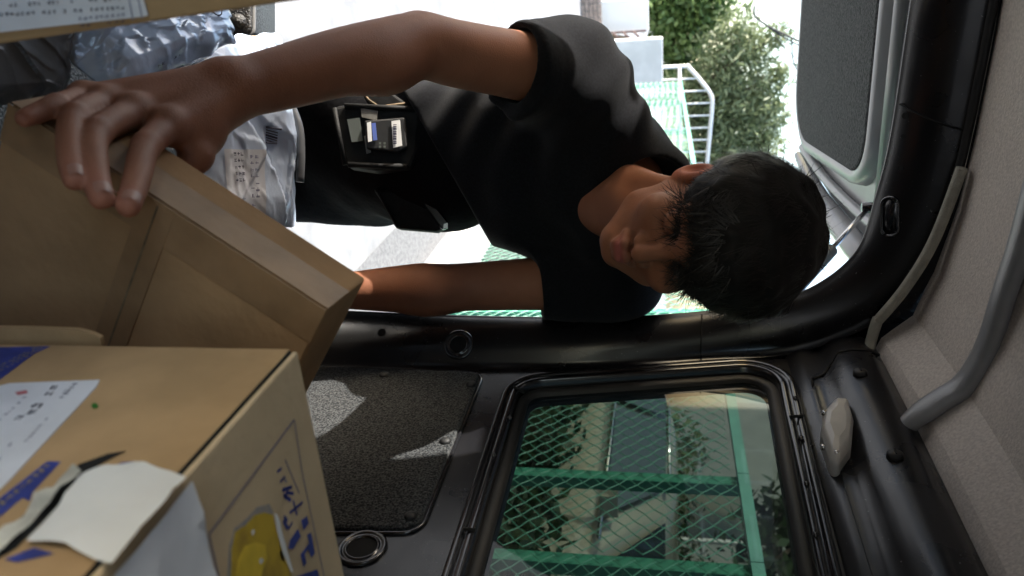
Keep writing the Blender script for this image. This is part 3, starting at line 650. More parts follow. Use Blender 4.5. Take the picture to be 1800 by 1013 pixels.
# the near printed carton
BX0, BY1, BZ1 = .243, .450, 1.116
bB = thing('cardboard_box', (.42, .27, .70), 'near printed carton with a torn corner, yellow picture and shipping label', 'box')
def slab_wall(nm, lo, hi, mt): return box(nm, lo, hi, mt, bB, .0015)
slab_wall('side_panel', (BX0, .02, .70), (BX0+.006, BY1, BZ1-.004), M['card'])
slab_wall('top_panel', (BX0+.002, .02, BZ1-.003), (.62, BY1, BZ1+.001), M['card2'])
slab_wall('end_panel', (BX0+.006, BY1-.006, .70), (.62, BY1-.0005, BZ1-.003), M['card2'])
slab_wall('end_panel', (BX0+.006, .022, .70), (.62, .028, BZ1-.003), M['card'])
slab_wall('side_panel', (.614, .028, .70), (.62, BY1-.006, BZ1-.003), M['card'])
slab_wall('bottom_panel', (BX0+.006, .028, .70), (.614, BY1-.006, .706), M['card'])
box('edge_gap', (BX0+.0005, .03, BZ1-.0042), (BX0+.003, BY1-.002, BZ1-.0032), M['hole'], bB)
fl = sheet('loose_flap', ((-60, 572), (60, 573), (140, 576), (168, 583), (182, 590), (184, 604), (-60, 604)), (0, BY1+.012, 0), np.array([0, -1., 0]), 0, M['card'], bB, .004)
nS = np.array([-1., 0, 0]); nT = np.array([0, 0, 1.]); pS = (BX0, 0, 0); pT = (0, 0, BZ1+.001)
lab = sheet('shipping_label', ((-40, 690), (18, 676), (176, 670), (170, 682), (14, 850), (-40, 900)), pS, nS, .0006, M['paper'], bB)
def side_marks(pa, pb, pc, cols, rows, mt, parent, f=.85, lift=.0014, plane=(pS, nS), nm='printed_text'):
    A = onP(*pa, *plane); B_ = onP(*pb, *plane); C_ = onP(*pc, *plane); ex = (B_-A)/cols; ey = (C_-A)/rows
    V, F = marks(A, nrm(ex), nrm(ey), cols, rows, np.linalg.norm(ex), np.linalg.norm(ey), np.asarray(plane[1])*lift, f)
    return mk(nm, V, F, mt, parent)
side_marks((108, 680), (60, 735), (85, 680), 5, 1, M['ink'], lab); side_marks((72, 712), (20, 755), (52, 712), 4, 1, M['ink'], lab)
side_marks((140, 676), (112, 705), (122, 676), 5, 1, M['inkg'], lab); side_marks((100, 725), (50, 780), (88, 728), 9, 1, M['inkg'], lab, .7)
side_marks((50, 700), (0, 745), (40, 700), 9, 1, M['inkg'], lab, .8); side_marks((25, 780), (-10, 830), (10, 780), 4, 2, M['inkg'], lab, .8)
sheet('red_stamp', ((28, 694), (48, 690), (50, 694), (34, 698)), pS, nS, .0014, M['red'], lab)
pb_ = sheet('blue_print', ((-40, 612), (88, 610), (62, 622), (0, 668), (-40, 700)), pS, nS, .0003, M['blue'], bB, .0002)
side_marks((78, 613), (0, 655), (60, 611), 9, 3, M['gold'], pb_, .95, .0008)
pb2 = sheet('blue_print', ((107, 813), (84, 812), (-30, 900), (-30, 935), (40, 876), (52, 882), (58, 866)), pS, nS, .0003, M['blue'], bB, .0002)
side_marks((92, 819), (-10, 905), (78, 813), 9, 1, M['gold'], pb2, 1, .0008)
sheet('green_dot', [(167+6*math.cos(t), 715+4.5*math.sin(t)) for t in np.linspace(0, 6.28, 12, endpoint=False)], pS, nS, .0003, M['green'], bB)
# white torn paper wrapped over the edge
def crease_patch(pts, p0, n, nm, amp, mt):
    V, F = fill([[onP(a, b, p0, n) for a, b in pts]])
    me = bpy.data.meshes.new(nm); bm = bmesh.new(); vs = [bm.verts.new(v) for v in V]
    for t in F: bm.faces.new([vs[i] for i in t])
    for _ in range(5): bmesh.ops.subdivide_edges(bm, edges=[e for e in bm.edges if e.calc_length() > .006], cuts=1)
    bmesh.ops.triangulate(bm, faces=bm.faces)
    VV = []
    for v in bm.verts:
        a = noise.noise(Vector(v.co)*32); b = noise.noise(Vector(v.co)*75+Vector((3, 1, 2)))
        VV.append(np.array(v.co)+np.asarray(n)*(.0022+amp*(1-abs(a))**4*.8+amp*.25*b))
    bm.verts.index_update(); FF = [[v.index for v in f.verts] for f in bm.faces]; bm.free()
    return mk(nm, VV, FF, mt, bB, True)
crease_patch([(142, 848), (190, 826), (240, 819), (300, 833), (330, 845), (200, 1002), (120, 968), (50, 960), (105, 900)], pS, nS, 'torn_white_paper', .0035, M['paperw'])
crease_patch([(330, 845), (350, 915), (373, 1020), (372, 1060), (150, 1060), (200, 1002)], pT, nT, 'torn_white_paper', .003, M['paper'])
sheet('tear', ((222, 795), (190, 800), (140, 818), (110, 845), (60, 890), (0, 950), (-30, 985), (-30, 1000), (30, 965), (90, 905), (135, 852), (170, 822), (205, 803)), pS, nS, .0005, M['hole'], bB)
M['fibre'] = mat('torn_fibre', (.50, .48, .42), .9, nscale=60, namt=.25, bump=.6, bscale=90)
crease_patch([(136, 838), (150, 848), (105, 888), (62, 925), (30, 955), (-30, 1008), (-30, 990), (15, 940), (45, 920), (70, 890), (88, 880), (110, 852)], pS, nS, 'torn_curl', .009, M['fibre'])
sheet('blue_print', ((200, 823), (214, 815), (238, 813), (226, 820)), pS, nS, .0004, M['blue'], bB); sheet('blue_print', ((30, 990), (95, 975), (60, 965), (10, 985)), pS, nS, .0004, M['blue'], bB)
# print on the top: outline, fruit picture, lettering
def line_print(pts, wd, mt, nm='printed_line', p0=pT, n=nT, lift=.0005, par=None):
    P = [onP(a, b, p0, n)+np.asarray(n)*lift for a, b in pts]; L0, L1 = [], []
    for i, p in enumerate(P):
        t = nrm(P[min(i+1, len(P)-1)]-P[max(i-1, 0)]); s = np.cross(n, t); L0.append(p+s*wd/2); L1.append(p-s*wd/2)
    return mk(nm, *loft([L0, L1]), mt, par or bB)
line_print([(366, 940), (516, 738)], .0016, M['inkp']); line_print([(516, 738), (530, 830), (570, 1020)], .0013, M['inkp']); line_print([(366, 940), (384, 1020)], .0016, M['inkp'])
line_print([(500, 808), (525, 868)], .0013, M['inkp'])
sheet('picture_shadow', ((398, 1020), (402, 960), (410, 930), (432, 912), (450, 892), (472, 886), (480, 900), (470, 930), (440, 980), (440, 1020)), pT, nT, .0003, M['halo'], bB, .0001)
sheet('fruit_picture', ((404, 1020), (406, 965), (412, 935), (432, 922), (446, 906), (463, 901), (477, 905), (482, 925), (490, 955), (503, 985), (512, 1020)), pT, nT, .0006, M['yellow'], bB, .0002)
sheet('fruit_highlight', ((412, 1020), (416, 985), (428, 960), (446, 953), (464, 958), (466, 980), (458, 1005), (455, 1020)), pT, nT, .001, M['yellow2'], bB, .0002)
for q in (((438, 935), (441, 930), (444, 934), (440, 942)), ((452, 985), (456, 980), (460, 986), (454, 992)), ((488, 915), (484, 905), (479, 902), (484, 935), (495, 975), (508, 1005), (512, 1005), (502, 970), (492, 935))): sheet('scuff', q, pT, nT, .0014, M['paperw'], bB, .0002)
blue = (((528, 915), (538, 907), (541, 920), (532, 932)), ((505, 965), (508, 950), (522, 930), (527, 943), (514, 965)), ((538, 940), (545, 936), (552, 972), (546, 980), (540, 966), (534, 974), (537, 990), (532, 996), (527, 975), (542, 955)), ((520, 1013), (556, 1001), (562, 1020), (520, 1026)), ((488, 972), (496, 966), (500, 980), (494, 988)))
for q in blue: sheet('blue_lettering', q, pT, nT, .0006, M['blue'], bB, .0002)
for a, b, wd in (((486, 830), (494, 823), .002), ((491, 848), (500, 838), .002), ((496, 838), (503, 848), .0015), ((495, 862), (512, 856), .0025), ((497, 870), (510, 880), .0025), ((505, 858), (500, 878), .002), ((503, 866), (515, 868), .002), ((508, 902), (531, 883), .002), ((514, 880), (521, 906), .002), ((497, 915), (505, 930), .003), ((506, 930), (513, 918), .002), ((498, 908), (504, 916), .0025)):
    line_print([a, b], wd, M['inkg' if wd < .002 else 'blue'], 'blue_lettering')

# carton at the left edge with a label
pD = dep(265, 20, .50); nD = nrm(np.array([.25, -.95, .15])); bDx = nrm(np.cross(nD, VU)); 
exD = nrm(onP(550, 2, pD, nD)-onP(262, 44, pD, nD)); eyD = np.cross(nD, exD); eyD = eyD if eyD@VR < 0 else -eyD
kD = onP(262, 41, pD, nD); c = kD+exD*(-.05)+eyD*.11-nD*.06
bD = thing('cardboard_box', c-np.array([0, 0, .2]), 'carton at the left edge with a large printed address label', 'box')
obox('carton', c, exD, eyD, nD, (.42, .22, .118), M['card'], bD, .002)
lo_, hi_ = onP(0, 52, pD, nD), onP(262, 27, pD, nD)
sheetD = sheet('address_label', ((-60, 62), (0, 56), (255, 28), (262, 26), (248, -20), (240, -60), (-60, -60)), pD, nD, .001, M['paper'], bD)
pl_ = (pD, nD)
side_marks((222, 8), (0, 20), (222, 20), 24, 1, M['ink'], sheetD, .72, .0022, pl_); side_marks((222, 20), (138, 28), (222, 31), 9, 1, M['inkg'], sheetD, .85, .0022, pl_)
side_marks((215, -8), (0, 4), (216, 4), 26, 1, M['ink'], sheetD, .5, .0022, pl_); side_marks((222, 33), (140, 41), (222, 41), 7, 1, M['ink'], sheetD, .9, .0022, pl_)
line_print([(226, -20), (236, 34)], .0007, M['inkg'], 'label_rule', pD, nD, .0022, sheetD); line_print([(242, -20), (252, 30)], .0007, M['inkg'], 'label_rule', pD, nD, .0022, sheetD)

# plastic mailer bags
def mailer(name, corners, bulge, mt, label, seed, amp=.012, nx=70, ny=60, thick=.03, freq=14):
    C = [dep(*c) for c in corners]; n = nrm(np.cross(C[1]-C[0], C[3]-C[0])); n = n if n@VF < 0 else -n
    base = sum(C)/4-n*thick; base[2] = min(p[2] for p in C)
    t = thing(name, base, label, 'plastic bag', 'plastic mailer bags')
    def surf(front):
        P = []
        for j in range(ny+1):
            for i in range(nx+1):
                u, v = i/nx, j/ny; p = C[0]*(1-u)*(1-v)+C[1]*u*(1-v)+C[2]*u*v+C[3]*(1-u)*v
                e = (min(1, 4.5*u*(1-u)*1.3)*min(1, 4.5*v*(1-v)*1.3))**.6
                q = Vector(p)*freq+Vector((seed, seed*2, 0))
                c_ = noise.noise(q*.5); fc = 0
                for sc_q, am in ((.9, .65), (2.2, .26), (.4, 1.2)):
                    qq = Vector((q.x*.7, q.y*1.0, q.z*1.35))*sc_q+noise.noise_vector(q*sc_q*.6)*.5
                    d_, pt = noise.voronoi(qq); tl = noise.cell_vector(pt[0]*7.3); tl = Vector((tl[0]-.5, tl[1]-.5, tl[2]-.5))
                    fc += am*((qq-pt[0]).dot(tl)*1.5+.16*math.exp(-((d_[1]-d_[0])/.16)**2))
                h = bulge*e*(.75+.35*c_)+amp*fc*(.35+.65*e)
                # ragged outline
                edge = noise.noise(Vector((u*7+seed, v*7, 3)))*.006*(1-e)
                P.append(p+n*(h if front else -thick*e*.9-bulge*.1*e)+(VU*edge+VR*edge))
        return P
    fr = surf(True); bk = surf(False); W = nx+1; F = []
    for j in range(ny):
        for i in range(nx): a = j*W+i; F.append((a, a+1, a+W+1, a+W))
    m = len(fr); G = [tuple(m+k for k in f[::-1]) for f in F]
    mk('bag_skin', fr+bk, F+G, mt, t, True); t_surf = (fr, W, nx, ny, n)
    def at(u, v, h=0): 
        i = min(nx, max(0, int(round(u*nx)))); j = min(ny, max(0, int(round(v*ny)))); return fr[j*W+i]+n*h
    return t, at, n
def bag_patch(t, at, u0, u1, v0, v1, nm, mt, lift=.0012, m=26):
    L = [[at(u0+(u1-u0)*i/m, v0+(v1-v0)*j/m, lift) for i in range(m+1)] for j in range(m+1)]; return mk(nm, *loft(L), mt, t, True)
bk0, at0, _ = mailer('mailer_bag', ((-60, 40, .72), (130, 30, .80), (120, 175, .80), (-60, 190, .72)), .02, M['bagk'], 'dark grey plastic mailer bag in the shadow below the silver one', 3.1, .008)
bk3, at3, _ = mailer('mailer_bag', ((330, 70, 1.02), (488, 58, 1.20), (530, 175, 1.20), (360, 180, 1.02)), .015, M['bag2'], 'crumpled pale bag under the forearm beside the black case', 7.7, .010)
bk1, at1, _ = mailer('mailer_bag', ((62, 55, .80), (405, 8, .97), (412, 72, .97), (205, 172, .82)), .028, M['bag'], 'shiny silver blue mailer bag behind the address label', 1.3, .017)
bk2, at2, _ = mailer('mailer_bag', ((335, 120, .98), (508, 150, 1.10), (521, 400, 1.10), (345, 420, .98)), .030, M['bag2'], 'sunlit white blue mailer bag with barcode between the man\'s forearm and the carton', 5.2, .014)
lb2 = bag_patch(bk2, at2, .18, .56, .48, .92, 'postal_label', M['paper'])
def bag_marks(t, at, u0, v0, du, dv, cols, rows, mt, f=.85, lift=.003):
    A = at(u0, v0, lift); B_ = at(u0+du, v0, lift); C_ = at(u0, v0+dv, lift); ex = (B_-A)/cols; ey = (C_-A)/rows
    V, F = marks(A, nrm(ex), nrm(ey), cols, rows, np.linalg.norm(ex), np.linalg.norm(ey), np.zeros(3), f); mk('printed_text', V, F, mt, t)
bag_marks(bk2, at2, .26, .50, .10, .20, 3, 5, M['ink']); bag_marks(bk2, at2, .40, .52, .08, .28, 2, 7, M['inkg']); bag_marks(bk2, at2, .30, .74, .2, .12, 4, 3, M['inkg'], .5)
for k in range(7):
    a = at2(.60, .33+k*.016, .004); b = at2(.71, .345+k*.016, .004); mk('barcode_bar', *tube([a, b], .0008 if k % 3 else .0014, 4), M['ink'], bk2)
bag_marks(bk2, at2, .15, .30, .05, .13, 1, 3, M['ink'], .9); bag_marks(bk2, at2, .78, .75, .08, .16, 1, 2, M['ink'], .9)
bag_marks(bk1, at1, .30, .93, .28, .05, 8, 1, M['ink'], .8); 
cr = [at1(.86+.04*math.cos(t), .25+.2*math.sin(t), .004) for t in np.linspace(0, 6.28, 16)]; mk('printed_ring', *tube(cr, .0008, 4), M['ink'], bk1)
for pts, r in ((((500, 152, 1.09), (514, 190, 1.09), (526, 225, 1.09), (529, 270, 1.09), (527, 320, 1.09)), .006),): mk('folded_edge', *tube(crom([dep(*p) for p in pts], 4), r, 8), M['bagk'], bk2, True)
# brown parcel and black case by the sill
pp_ = [dep(375, 66, 1.12), dep(485, 62, 1.26), dep(488, 84, 1.26), dep(372, 100, 1.12)]
bP = thing('kraft_envelope', pp_[0]-np.array([0, 0, .05]), 'brown kraft envelope edge showing above the forearm', 'envelope')
nP = nrm(np.cross(pp_[1]-pp_[0], pp_[3]-pp_[0])); nP = nP if nP@VF < 0 else -nP
mk('sleeve', *loft([[p for p in pp_], [p-nP*.02 for p in pp_]], True, True), M['card2'], bP)
ck = dep(408, 20, 1.27); cs = thing('black_case', (ck[0], ck[1], .60), 'black textured plastic case corner with a round rivet', 'case')
cl_ = rpoly([(444, 64), (444, -60), (300, -60), (300, 64)], [16, 8, 8, 8], 6)
P_ = [dep(a, b, 1.27) for a, b in cl_]; lo = [[p+VF*.12 for p in P_], [p+VF*.0 for p in P_], [sum(P_)/len(P_)+(p-sum(P_)/len(P_))*.96-VF*.006 for p in P_]]
V, F = loft(lo, True, True); mk('shell', V, F, M['casek'], cs, True)
mk('rim', *tube([p+VF*.004 for p in P_], .004, 6), M['greyplast'], cs, True)
p = dep(420, 38, 1.262); mk('rivet', *tube([p+VF*.01, p-VF*.004, p-VF*.010], [.0115, .0115, .006], 16), M['casek'], cs, True)

# ------------------------------------------------------------ the man
def surface_nets(fn, lo, hi, h):
    lo = np.array(lo, float); hi = np.array(hi, float); n = np.ceil((hi-lo)/h).astype(int)+1
    # coarse pass: only evaluate finely near the surface
    B = 8; nb = np.ceil(n/B).astype(int); n = nb*B+1
    bc = np.stack(np.meshgrid(*[lo[i]+(np.arange(nb[i])+.5)*B*h for i in range(3)], indexing='ij'), -1).reshape(-1, 3)
    d = fn(bc.astype(np.float32)); act = (np.abs(d) < B*h*1.35+.012).reshape(nb)
    G = np.where(d.reshape(nb) < 0, -1, 1).astype(np.float32); G = np.repeat(np.repeat(np.repeat(G, B, 0), B, 1), B, 2); Vv = np.ones(n, np.float32)
    Vv[:-1, :-1, :-1] = G
    idx = np.argwhere(act); r = np.arange(B+1)
    for s in range(0, len(idx), 1200):
        I = idx[s:s+1200]
        gi = [(I[:, k][:, None]*B+r[None, :]) for k in range(3)]
        P = np.stack(np.broadcast_arrays((lo[0]+gi[0]*h)[:, :, None, None], (lo[1]+gi[1]*h)[:, None, :, None], (lo[2]+gi[2]*h)[:, None, None, :]), -1).reshape(-1, 3).astype(np.float32)
        v = fn(P).reshape(len(I), B+1, B+1, B+1)
        Vv[gi[0][:, :, None, None], gi[1][:, None, :, None], gi[2][:, None, None, :]] = v
    S = Vv < 0
    c = S[:-1, :-1, :-1].astype(np.int8)
    cnt = sum(S[i:n[0]-1+i, j:n[1]-1+j, k:n[2]-1+k].astype(np.int8) for i in (0, 1) for j in (0, 1) for k in (0, 1))
    cell = np.argwhere((cnt > 0) & (cnt < 8)); ids = -np.ones(n-1, np.int64); ids[tuple(cell.T)] = np.arange(len(cell))
    acc = np.zeros((len(cell), 3)); num = np.zeros(len(cell))
    for ax in range(3):
        o1, o2 = [a for a in range(3) if a != ax]
        for a in (0, 1):
            for b in (0, 1):
                p = cell.copy(); p[:, o1] += a; p[:, o2] += b; q = p.copy(); q[:, ax] += 1
                va = Vv[tuple(p.T)]; vb = Vv[tuple(q.T)]; m = (va < 0) != (vb < 0); t = np.where(m, va/(va-vb+1e-20), 0)
                pos = p.astype(float); pos[:, ax] += t; acc[m] += pos[m]; num[m] += 1
    V = lo+acc/np.maximum(num, 1)[:, None]*h; F = []
    for ax in range(3):
        o1, o2 = (ax+1) % 3, (ax+2) % 3
        sl0 = [slice(1, n[i]-1) for i in range(3)]; sl0[ax] = slice(0, n[ax]-1); sl1 = list(sl0); sl1[ax] = slice(1, n[ax])
        A = S[tuple(sl0)]; Bb = S[tuple(sl1)]; e = np.argwhere(A != Bb); off = np.ones(3, int); off[ax] = 0; inside = A[tuple(e.T)]; e = e+off
        q = []
        for d1, d2 in ((-1, -1), (0, -1), (0, 0), (-1, 0)):
            p = e.copy(); p[:, o1] += d1; p[:, o2] += d2; q.append(ids[tuple(p.T)])
        q = np.stack(q, 1); q[~inside] = q[~inside][:, ::-1]; F.append(q)
    F = np.concatenate(F); F = F[(F >= 0).all(1)]
    return V, F
def s_cone(P, a, b, ra, rb):
    a = np.asarray(a, np.float32); b = np.asarray(b, np.float32); ab = b-a; t = np.clip((P-a)@ab/(ab@ab+1e-12), 0, 1)
    return np.linalg.norm(P-a-t[:, None]*ab, axis=1)-(ra+(rb-ra)*t)
def s_ell(P, c, r, Fm=None):
    q = P-np.asarray(c, np.float32)
    if Fm is not None: q = q@np.asarray(Fm, np.float32).T
    r = np.asarray(r, np.float32); k0 = np.linalg.norm(q/r, axis=1); k1 = np.linalg.norm(q/(r*r), axis=1)
    return k0*(k0-1)/(k1+1e-6)
def smin(a, b, k): h = np.clip(.5+.5*(b-a)/k, 0, 1); return b*(1-h)+a*h-k*h*(1-h)
def smax(a, b, k): return -smin(-a, -b, k)
def chain(P, pts, rs, k=.01):
    d = None
    for i in range(len(pts)-1):
        e = s_cone(P, pts[i], pts[i+1], rs[i], rs[i+1]); d = e if d is None else smin(d, e, k)
    return d
def wob(P, f, s):
    q = P*f; return (np.sin(q[:, 0]*1.0+1.7*np.sin(q[:, 1]*.7+s)+s)+np.sin(q[:, 1]*1.1+1.3*np.sin(q[:, 2]*.8+s*2))+np.sin(q[:, 2]*.9+1.5*np.sin(q[:, 0]*.6-s)))/3

def limb(P, pts, rs, m=5):
    n = len(pts); c = crom([np.append(np.asarray(p, float), r) for p, r in zip(pts, rs)], m); d = None
    for a, b in zip(c[:-1], c[1:]):
        e = s_cone(P, a[:3], b[:3], a[3], b[3]); d = e if d is None else np.minimum(d, e)
    return d
camv = lambda r, u, t: VR*r+VU*u-VF*t
hf = nrm(camv(.30, -.67, .66)); hu = camv(.06, .70, .71); hu = nrm(hu-(hu@hf)*hf); hx_ = np.cross(hf, hu)   # x = his left
if hx_@VR < 0: hx_ = -hx_
HO = dep(1246, 410, .985); HM = np.stack([hx_, hf, hu])          # world -> head rows
HS = .94
H2W = lambda p: HO+(np.asarray(p, float)*HS)@HM
RS = dep(1015, 135, 1.13); RE = dep(742, 84, .95); RW = dep(405, 158, .765)
LS = dep(1095, 492, 1.38); LE = dep(790, 506, 1.38); LWr = dep(585, 512, 1.35)
NB = dep(1125, 345, 1.21); PV = dep(650, 255, 1.56)

def head_local(q):
    ax = np.abs(q[:, 0]); s = np.stack([ax, q[:, 1], q[:, 2]], 1)
    d = s_ell(q, (0, -.015, .035), (.075, .096, .083))
    d = smin(d, s_ell(q, (0, .028, -.032), (.060, .060, .082)), .03)
    d = smin(d, chain(s, [(.058, -.005, -.045), (.045, .03, -.082), (.012, .066, -.104)], [.016, .018, .017], .015), .025)
    d = smin(d, s_ell(s, (.042, .058, -.036), (.024, .024, .022)), .02)
    d = smin(d, s_cone(s, (.045, .070, .022), (0, .088, .019), .010, .012), .018)
    e = np.linalg.norm(s-np.array([.032, .098, -.004], np.float32), axis=1)-.017; d = smax(d, -e, .014)
    d = smin(d, s_ell(s, (.031, .0735, -.003), (.016, .0135, .0115)), .004)
    d = smin(d, s_cone(q, (0, .083, .008), (0, .1025, -.039), .0070, .0112), .012)
    d = smin(d, s_ell(s, (.0135, .090, -.044), (.0088, .011, .0085)), .007)
    nn = np.linalg.norm(s-np.array([.007, .098, -.0555], np.float32), axis=1)-.0042; d = smax(d, -nn, .004)
    d = smin(d, chain(s, [(.023, .079, -.0735), (.009, .0915, -.069), (0, .0915, -.071)], [.0028, .0068, .0060], .004), .005)
    d = smin(d, chain(s, [(.021, .078, -.0765), (.008, .089, -.081), (0, .090, -.081)], [.0032, .0082, .0082], .004), .005)
    d = smax(d, -s_cone(s, (.022, .088, -.0752), (0, .103, -.0752), .0009, .0016), .0025)
    d = smin(d, s_ell(q, (0, .074, -.102), (.020, .016, .015)), .016)
    c, sn = math.cos(.35), math.sin(.35)
    ear = s_ell(s, (.079, -.012, -.018), (.008, .019, .032), np.array([[c, sn, 0], [-sn, c, 0], [0, 0, 1]]))
    ear = smax(ear, -s_ell(s, (.089, -.009, -.016), (.009, .010, .020), np.array([[c, sn, 0], [-sn, c, 0], [0, 0, 1]])), .004)
    return smin(d, ear, .007)
def f_head(P):
    q = ((P-HO.astype(np.float32))@HM.T.astype(np.float32))
    d = head_local(q/HS)*HS
    nk = chain(P, [H2W((0, -.035, -.03)), H2W((0, -.045, -.085)), NB+np.array([0, .02, -.06])], [.056, .054, .062], .02)
    d = smin(d, nk, .016)
    # neck tendons
    d = smin(d, s_cone(P, H2W((-.06, -.02, -.06)), NB+camv(-.02, -.03, .07), .010, .012), .02)
    return d
# right hand: fingers lie along the carton's upper face, past its gripped edge
nTop = -e3; off = lambda px, py, k: onP(px, py, P1+nTop*k, nTop)
FG = dict(
    index=[dep(298, 222, .690), off(257, 257, .0125), off(240, 318, .0105), off(226, 362, .0085)],
    middle=[dep(238, 198, .688), off(170, 233, .0125), off(166, 297, .0105), off(178, 348, .0085)],
    ring=[dep(186, 182, .690), off(131, 205, .0115), off(123, 270, .0100), off(131, 316, .0080)],
    little=[dep(150, 172, .693), off(100, 186, .0100), off(66, 199, .0085), off(44, 208, .0075)])
FR = dict(index=[.0135, .0112, .0101, .0086], middle=[.0138, .0114, .0102, .0087], ring=[.0128, .0105, .0094, .0080], little=[.0112, .0092, .0082, .0071])
TB = [RW+(dep(375, 205, .75)-RW)*.7, dep(355, 235, .728), dep(345, 275, .710), dep(325, 305, .700)]
def f_rarm(P):
    ax = nrm(RE-RS)
    fa = RW-RE; sd = nrm(np.cross(fa, VF)); sd = sd if sd@VR > 0 else -sd
    d = limb(P, [RS, RS+(RE-RS)*.45, RS+(RE-RS)*.8, RE-sd*.002, RE+fa*.22-sd*.003, RE+fa*.5-sd*.003, RE+fa*.8, RW], [.054, .0440, .0405, .0385, .0385, .0355, .0310, .0275], 4)
    d = smin(d, s_ell(P, RE+fa*.25+sd*.015, (.024, .05, .024)), .03)                    # brachioradialis
    d = smin(d, np.linalg.norm(P-(RE-sd*.02+VF*.012).astype(np.float32), axis=1)-.024, .02)
    # back of the hand
    pal = None
    for k, r0, r1 in (('index', .0175, .0145), ('middle', .018, .0145), ('ring', .0175, .0135), ('little', .016, .012)):
        m = FG[k][0]; st = RW+(m-RW)*.05+(FG[k][0]-FG['middle'][0])*.12
        e = s_cone(P, st, m, r0+.006, r1); pal = e if pal is None else smin(pal, e, .010)
    d = smin(d, pal, .016)
    d = smin(d, chain(P, TB, [.021, .0185, .0135, .0105], .008), .014)
    d = smin(d, s_cone(P, TB[1], FG['index'][0], .013, .011), .014)                      # web
    fin = None
    for k in FG:
        e = limb(P, FG[k], FR[k], 4)
        e = smin(e, np.linalg.norm(P-FG[k][1].astype(np.float32), axis=1)-FR[k][1]*1.0, .004)
        fin = e if fin is None else np.minimum(fin, e)
    d = smin(d, fin, .007)
    for k in FG:                                                                        # extensor tendons and knuckles
        d = smin(d, np.linalg.norm(P-(FG[k][0]-VF*.004).astype(np.float32), axis=1)-FR[k][0]*1.08, .008)
        d = smin(d, s_cone(P, RW+(FG[k][0]-RW)*.35-VF*.0185, FG[k][0]-VF*.0125, .002, .0035), .006)
    # veins
    for pts in ([(.75, .5), (.55, .2), (.3, .45), (.05, .3)], [(.6, -.3), (.35, -.1), (.1, .1)]):
        vp = [RE+fa*(1-t)+sd*(.02*k)-VF*(.0385-.010*(1-t)) for t, k in pts]; d = smin(d, chain(P, vp, [.0028]*len(vp), .004), .004)
    return d
lfa = LWr-LE
LH = [LWr+nrm(lfa)*.09+camv(.02*(i-1.5), 0, 0) for i in range(4)]
def f_larm(P):
    d = limb(P, [LS, LS+(LE-LS)*.5, LE, LE+lfa*.3, LE+lfa*.7, LWr], [.057, .046, .041, .0425, .035, .028], 4)
    d = smin(d, s_ell(P, LE+lfa*.15+camv(.008, 0, .01), (.034, .034, .05)), .03)
    pal = None
    for i, m in enumerate(LH):
        e = s_cone(P, LWr, m, .022, .013); pal = e if pal is None else smin(pal, e, .01)
        f = chain(P, [m, m+nrm(lfa)*.04+VF*-.01, m+nrm(lfa)*.06+VF*-.03, m+nrm(lfa)*.055-VF*.05], [.011, .0095, .0085, .007], .004); pal = smin(pal, f, .005)
    pal = smin(pal, chain(P, [LWr, LWr+nrm(lfa)*.04+camv(-.04, 0, .01), LWr+nrm(lfa)*.08+camv(-.055, 0, .03)], [.02, .014, .010], .006), .01)
    return smin(d, pal, .015)
TT = nrm((RS+LS)/2-PV); TL = LS-RS; TL = nrm(TL-(TL@TT)*TT); TF = np.cross(TL, TT); TF = TF if TF@VF < 0 else -TF    # lateral, spine, front
TM = np.stack([TL, TF, TT]); tlen = np.linalg.norm((RS+LS)/2-PV); SM = (RS+LS)/2
def f_torso(P, g=0.):
    d = s_ell(P, PV+TT*tlen*.70-TF*.02, (.158+g, .112+g, .20+g), TM)
    d = smin(d, s_ell(P, PV+TT*tlen*.30, (.142+g, .108+g, .19+g), TM), .06)
    d = smin(d, chain(P, [RS-TT*.01, SM+TT*.035-TF*.02, LS-TT*.01], [.058+g, .075+g, .056+g], .03), .06)
    d = smin(d, chain(P, [SM+TT*.03-TF*.02, NB-TF*.015-TT*.012], [.075+g, .052+g], .03), .05)
    return d
ha = dep(703, 150, 1.40); hb = dep(838, 386, 1.46); nH = nrm(np.cross(hb-ha, VF)); nH = nH if nH@VU > 0 else -nH
ru = nrm(RE-RS); lu = nrm(LE-LS)
rs_end = dep(898, 98, 1.05); ls_end = dep(950, 505, 1.37)
rn = nrm(ru+camv(.10, 0, 0)); ln = nrm(lu)
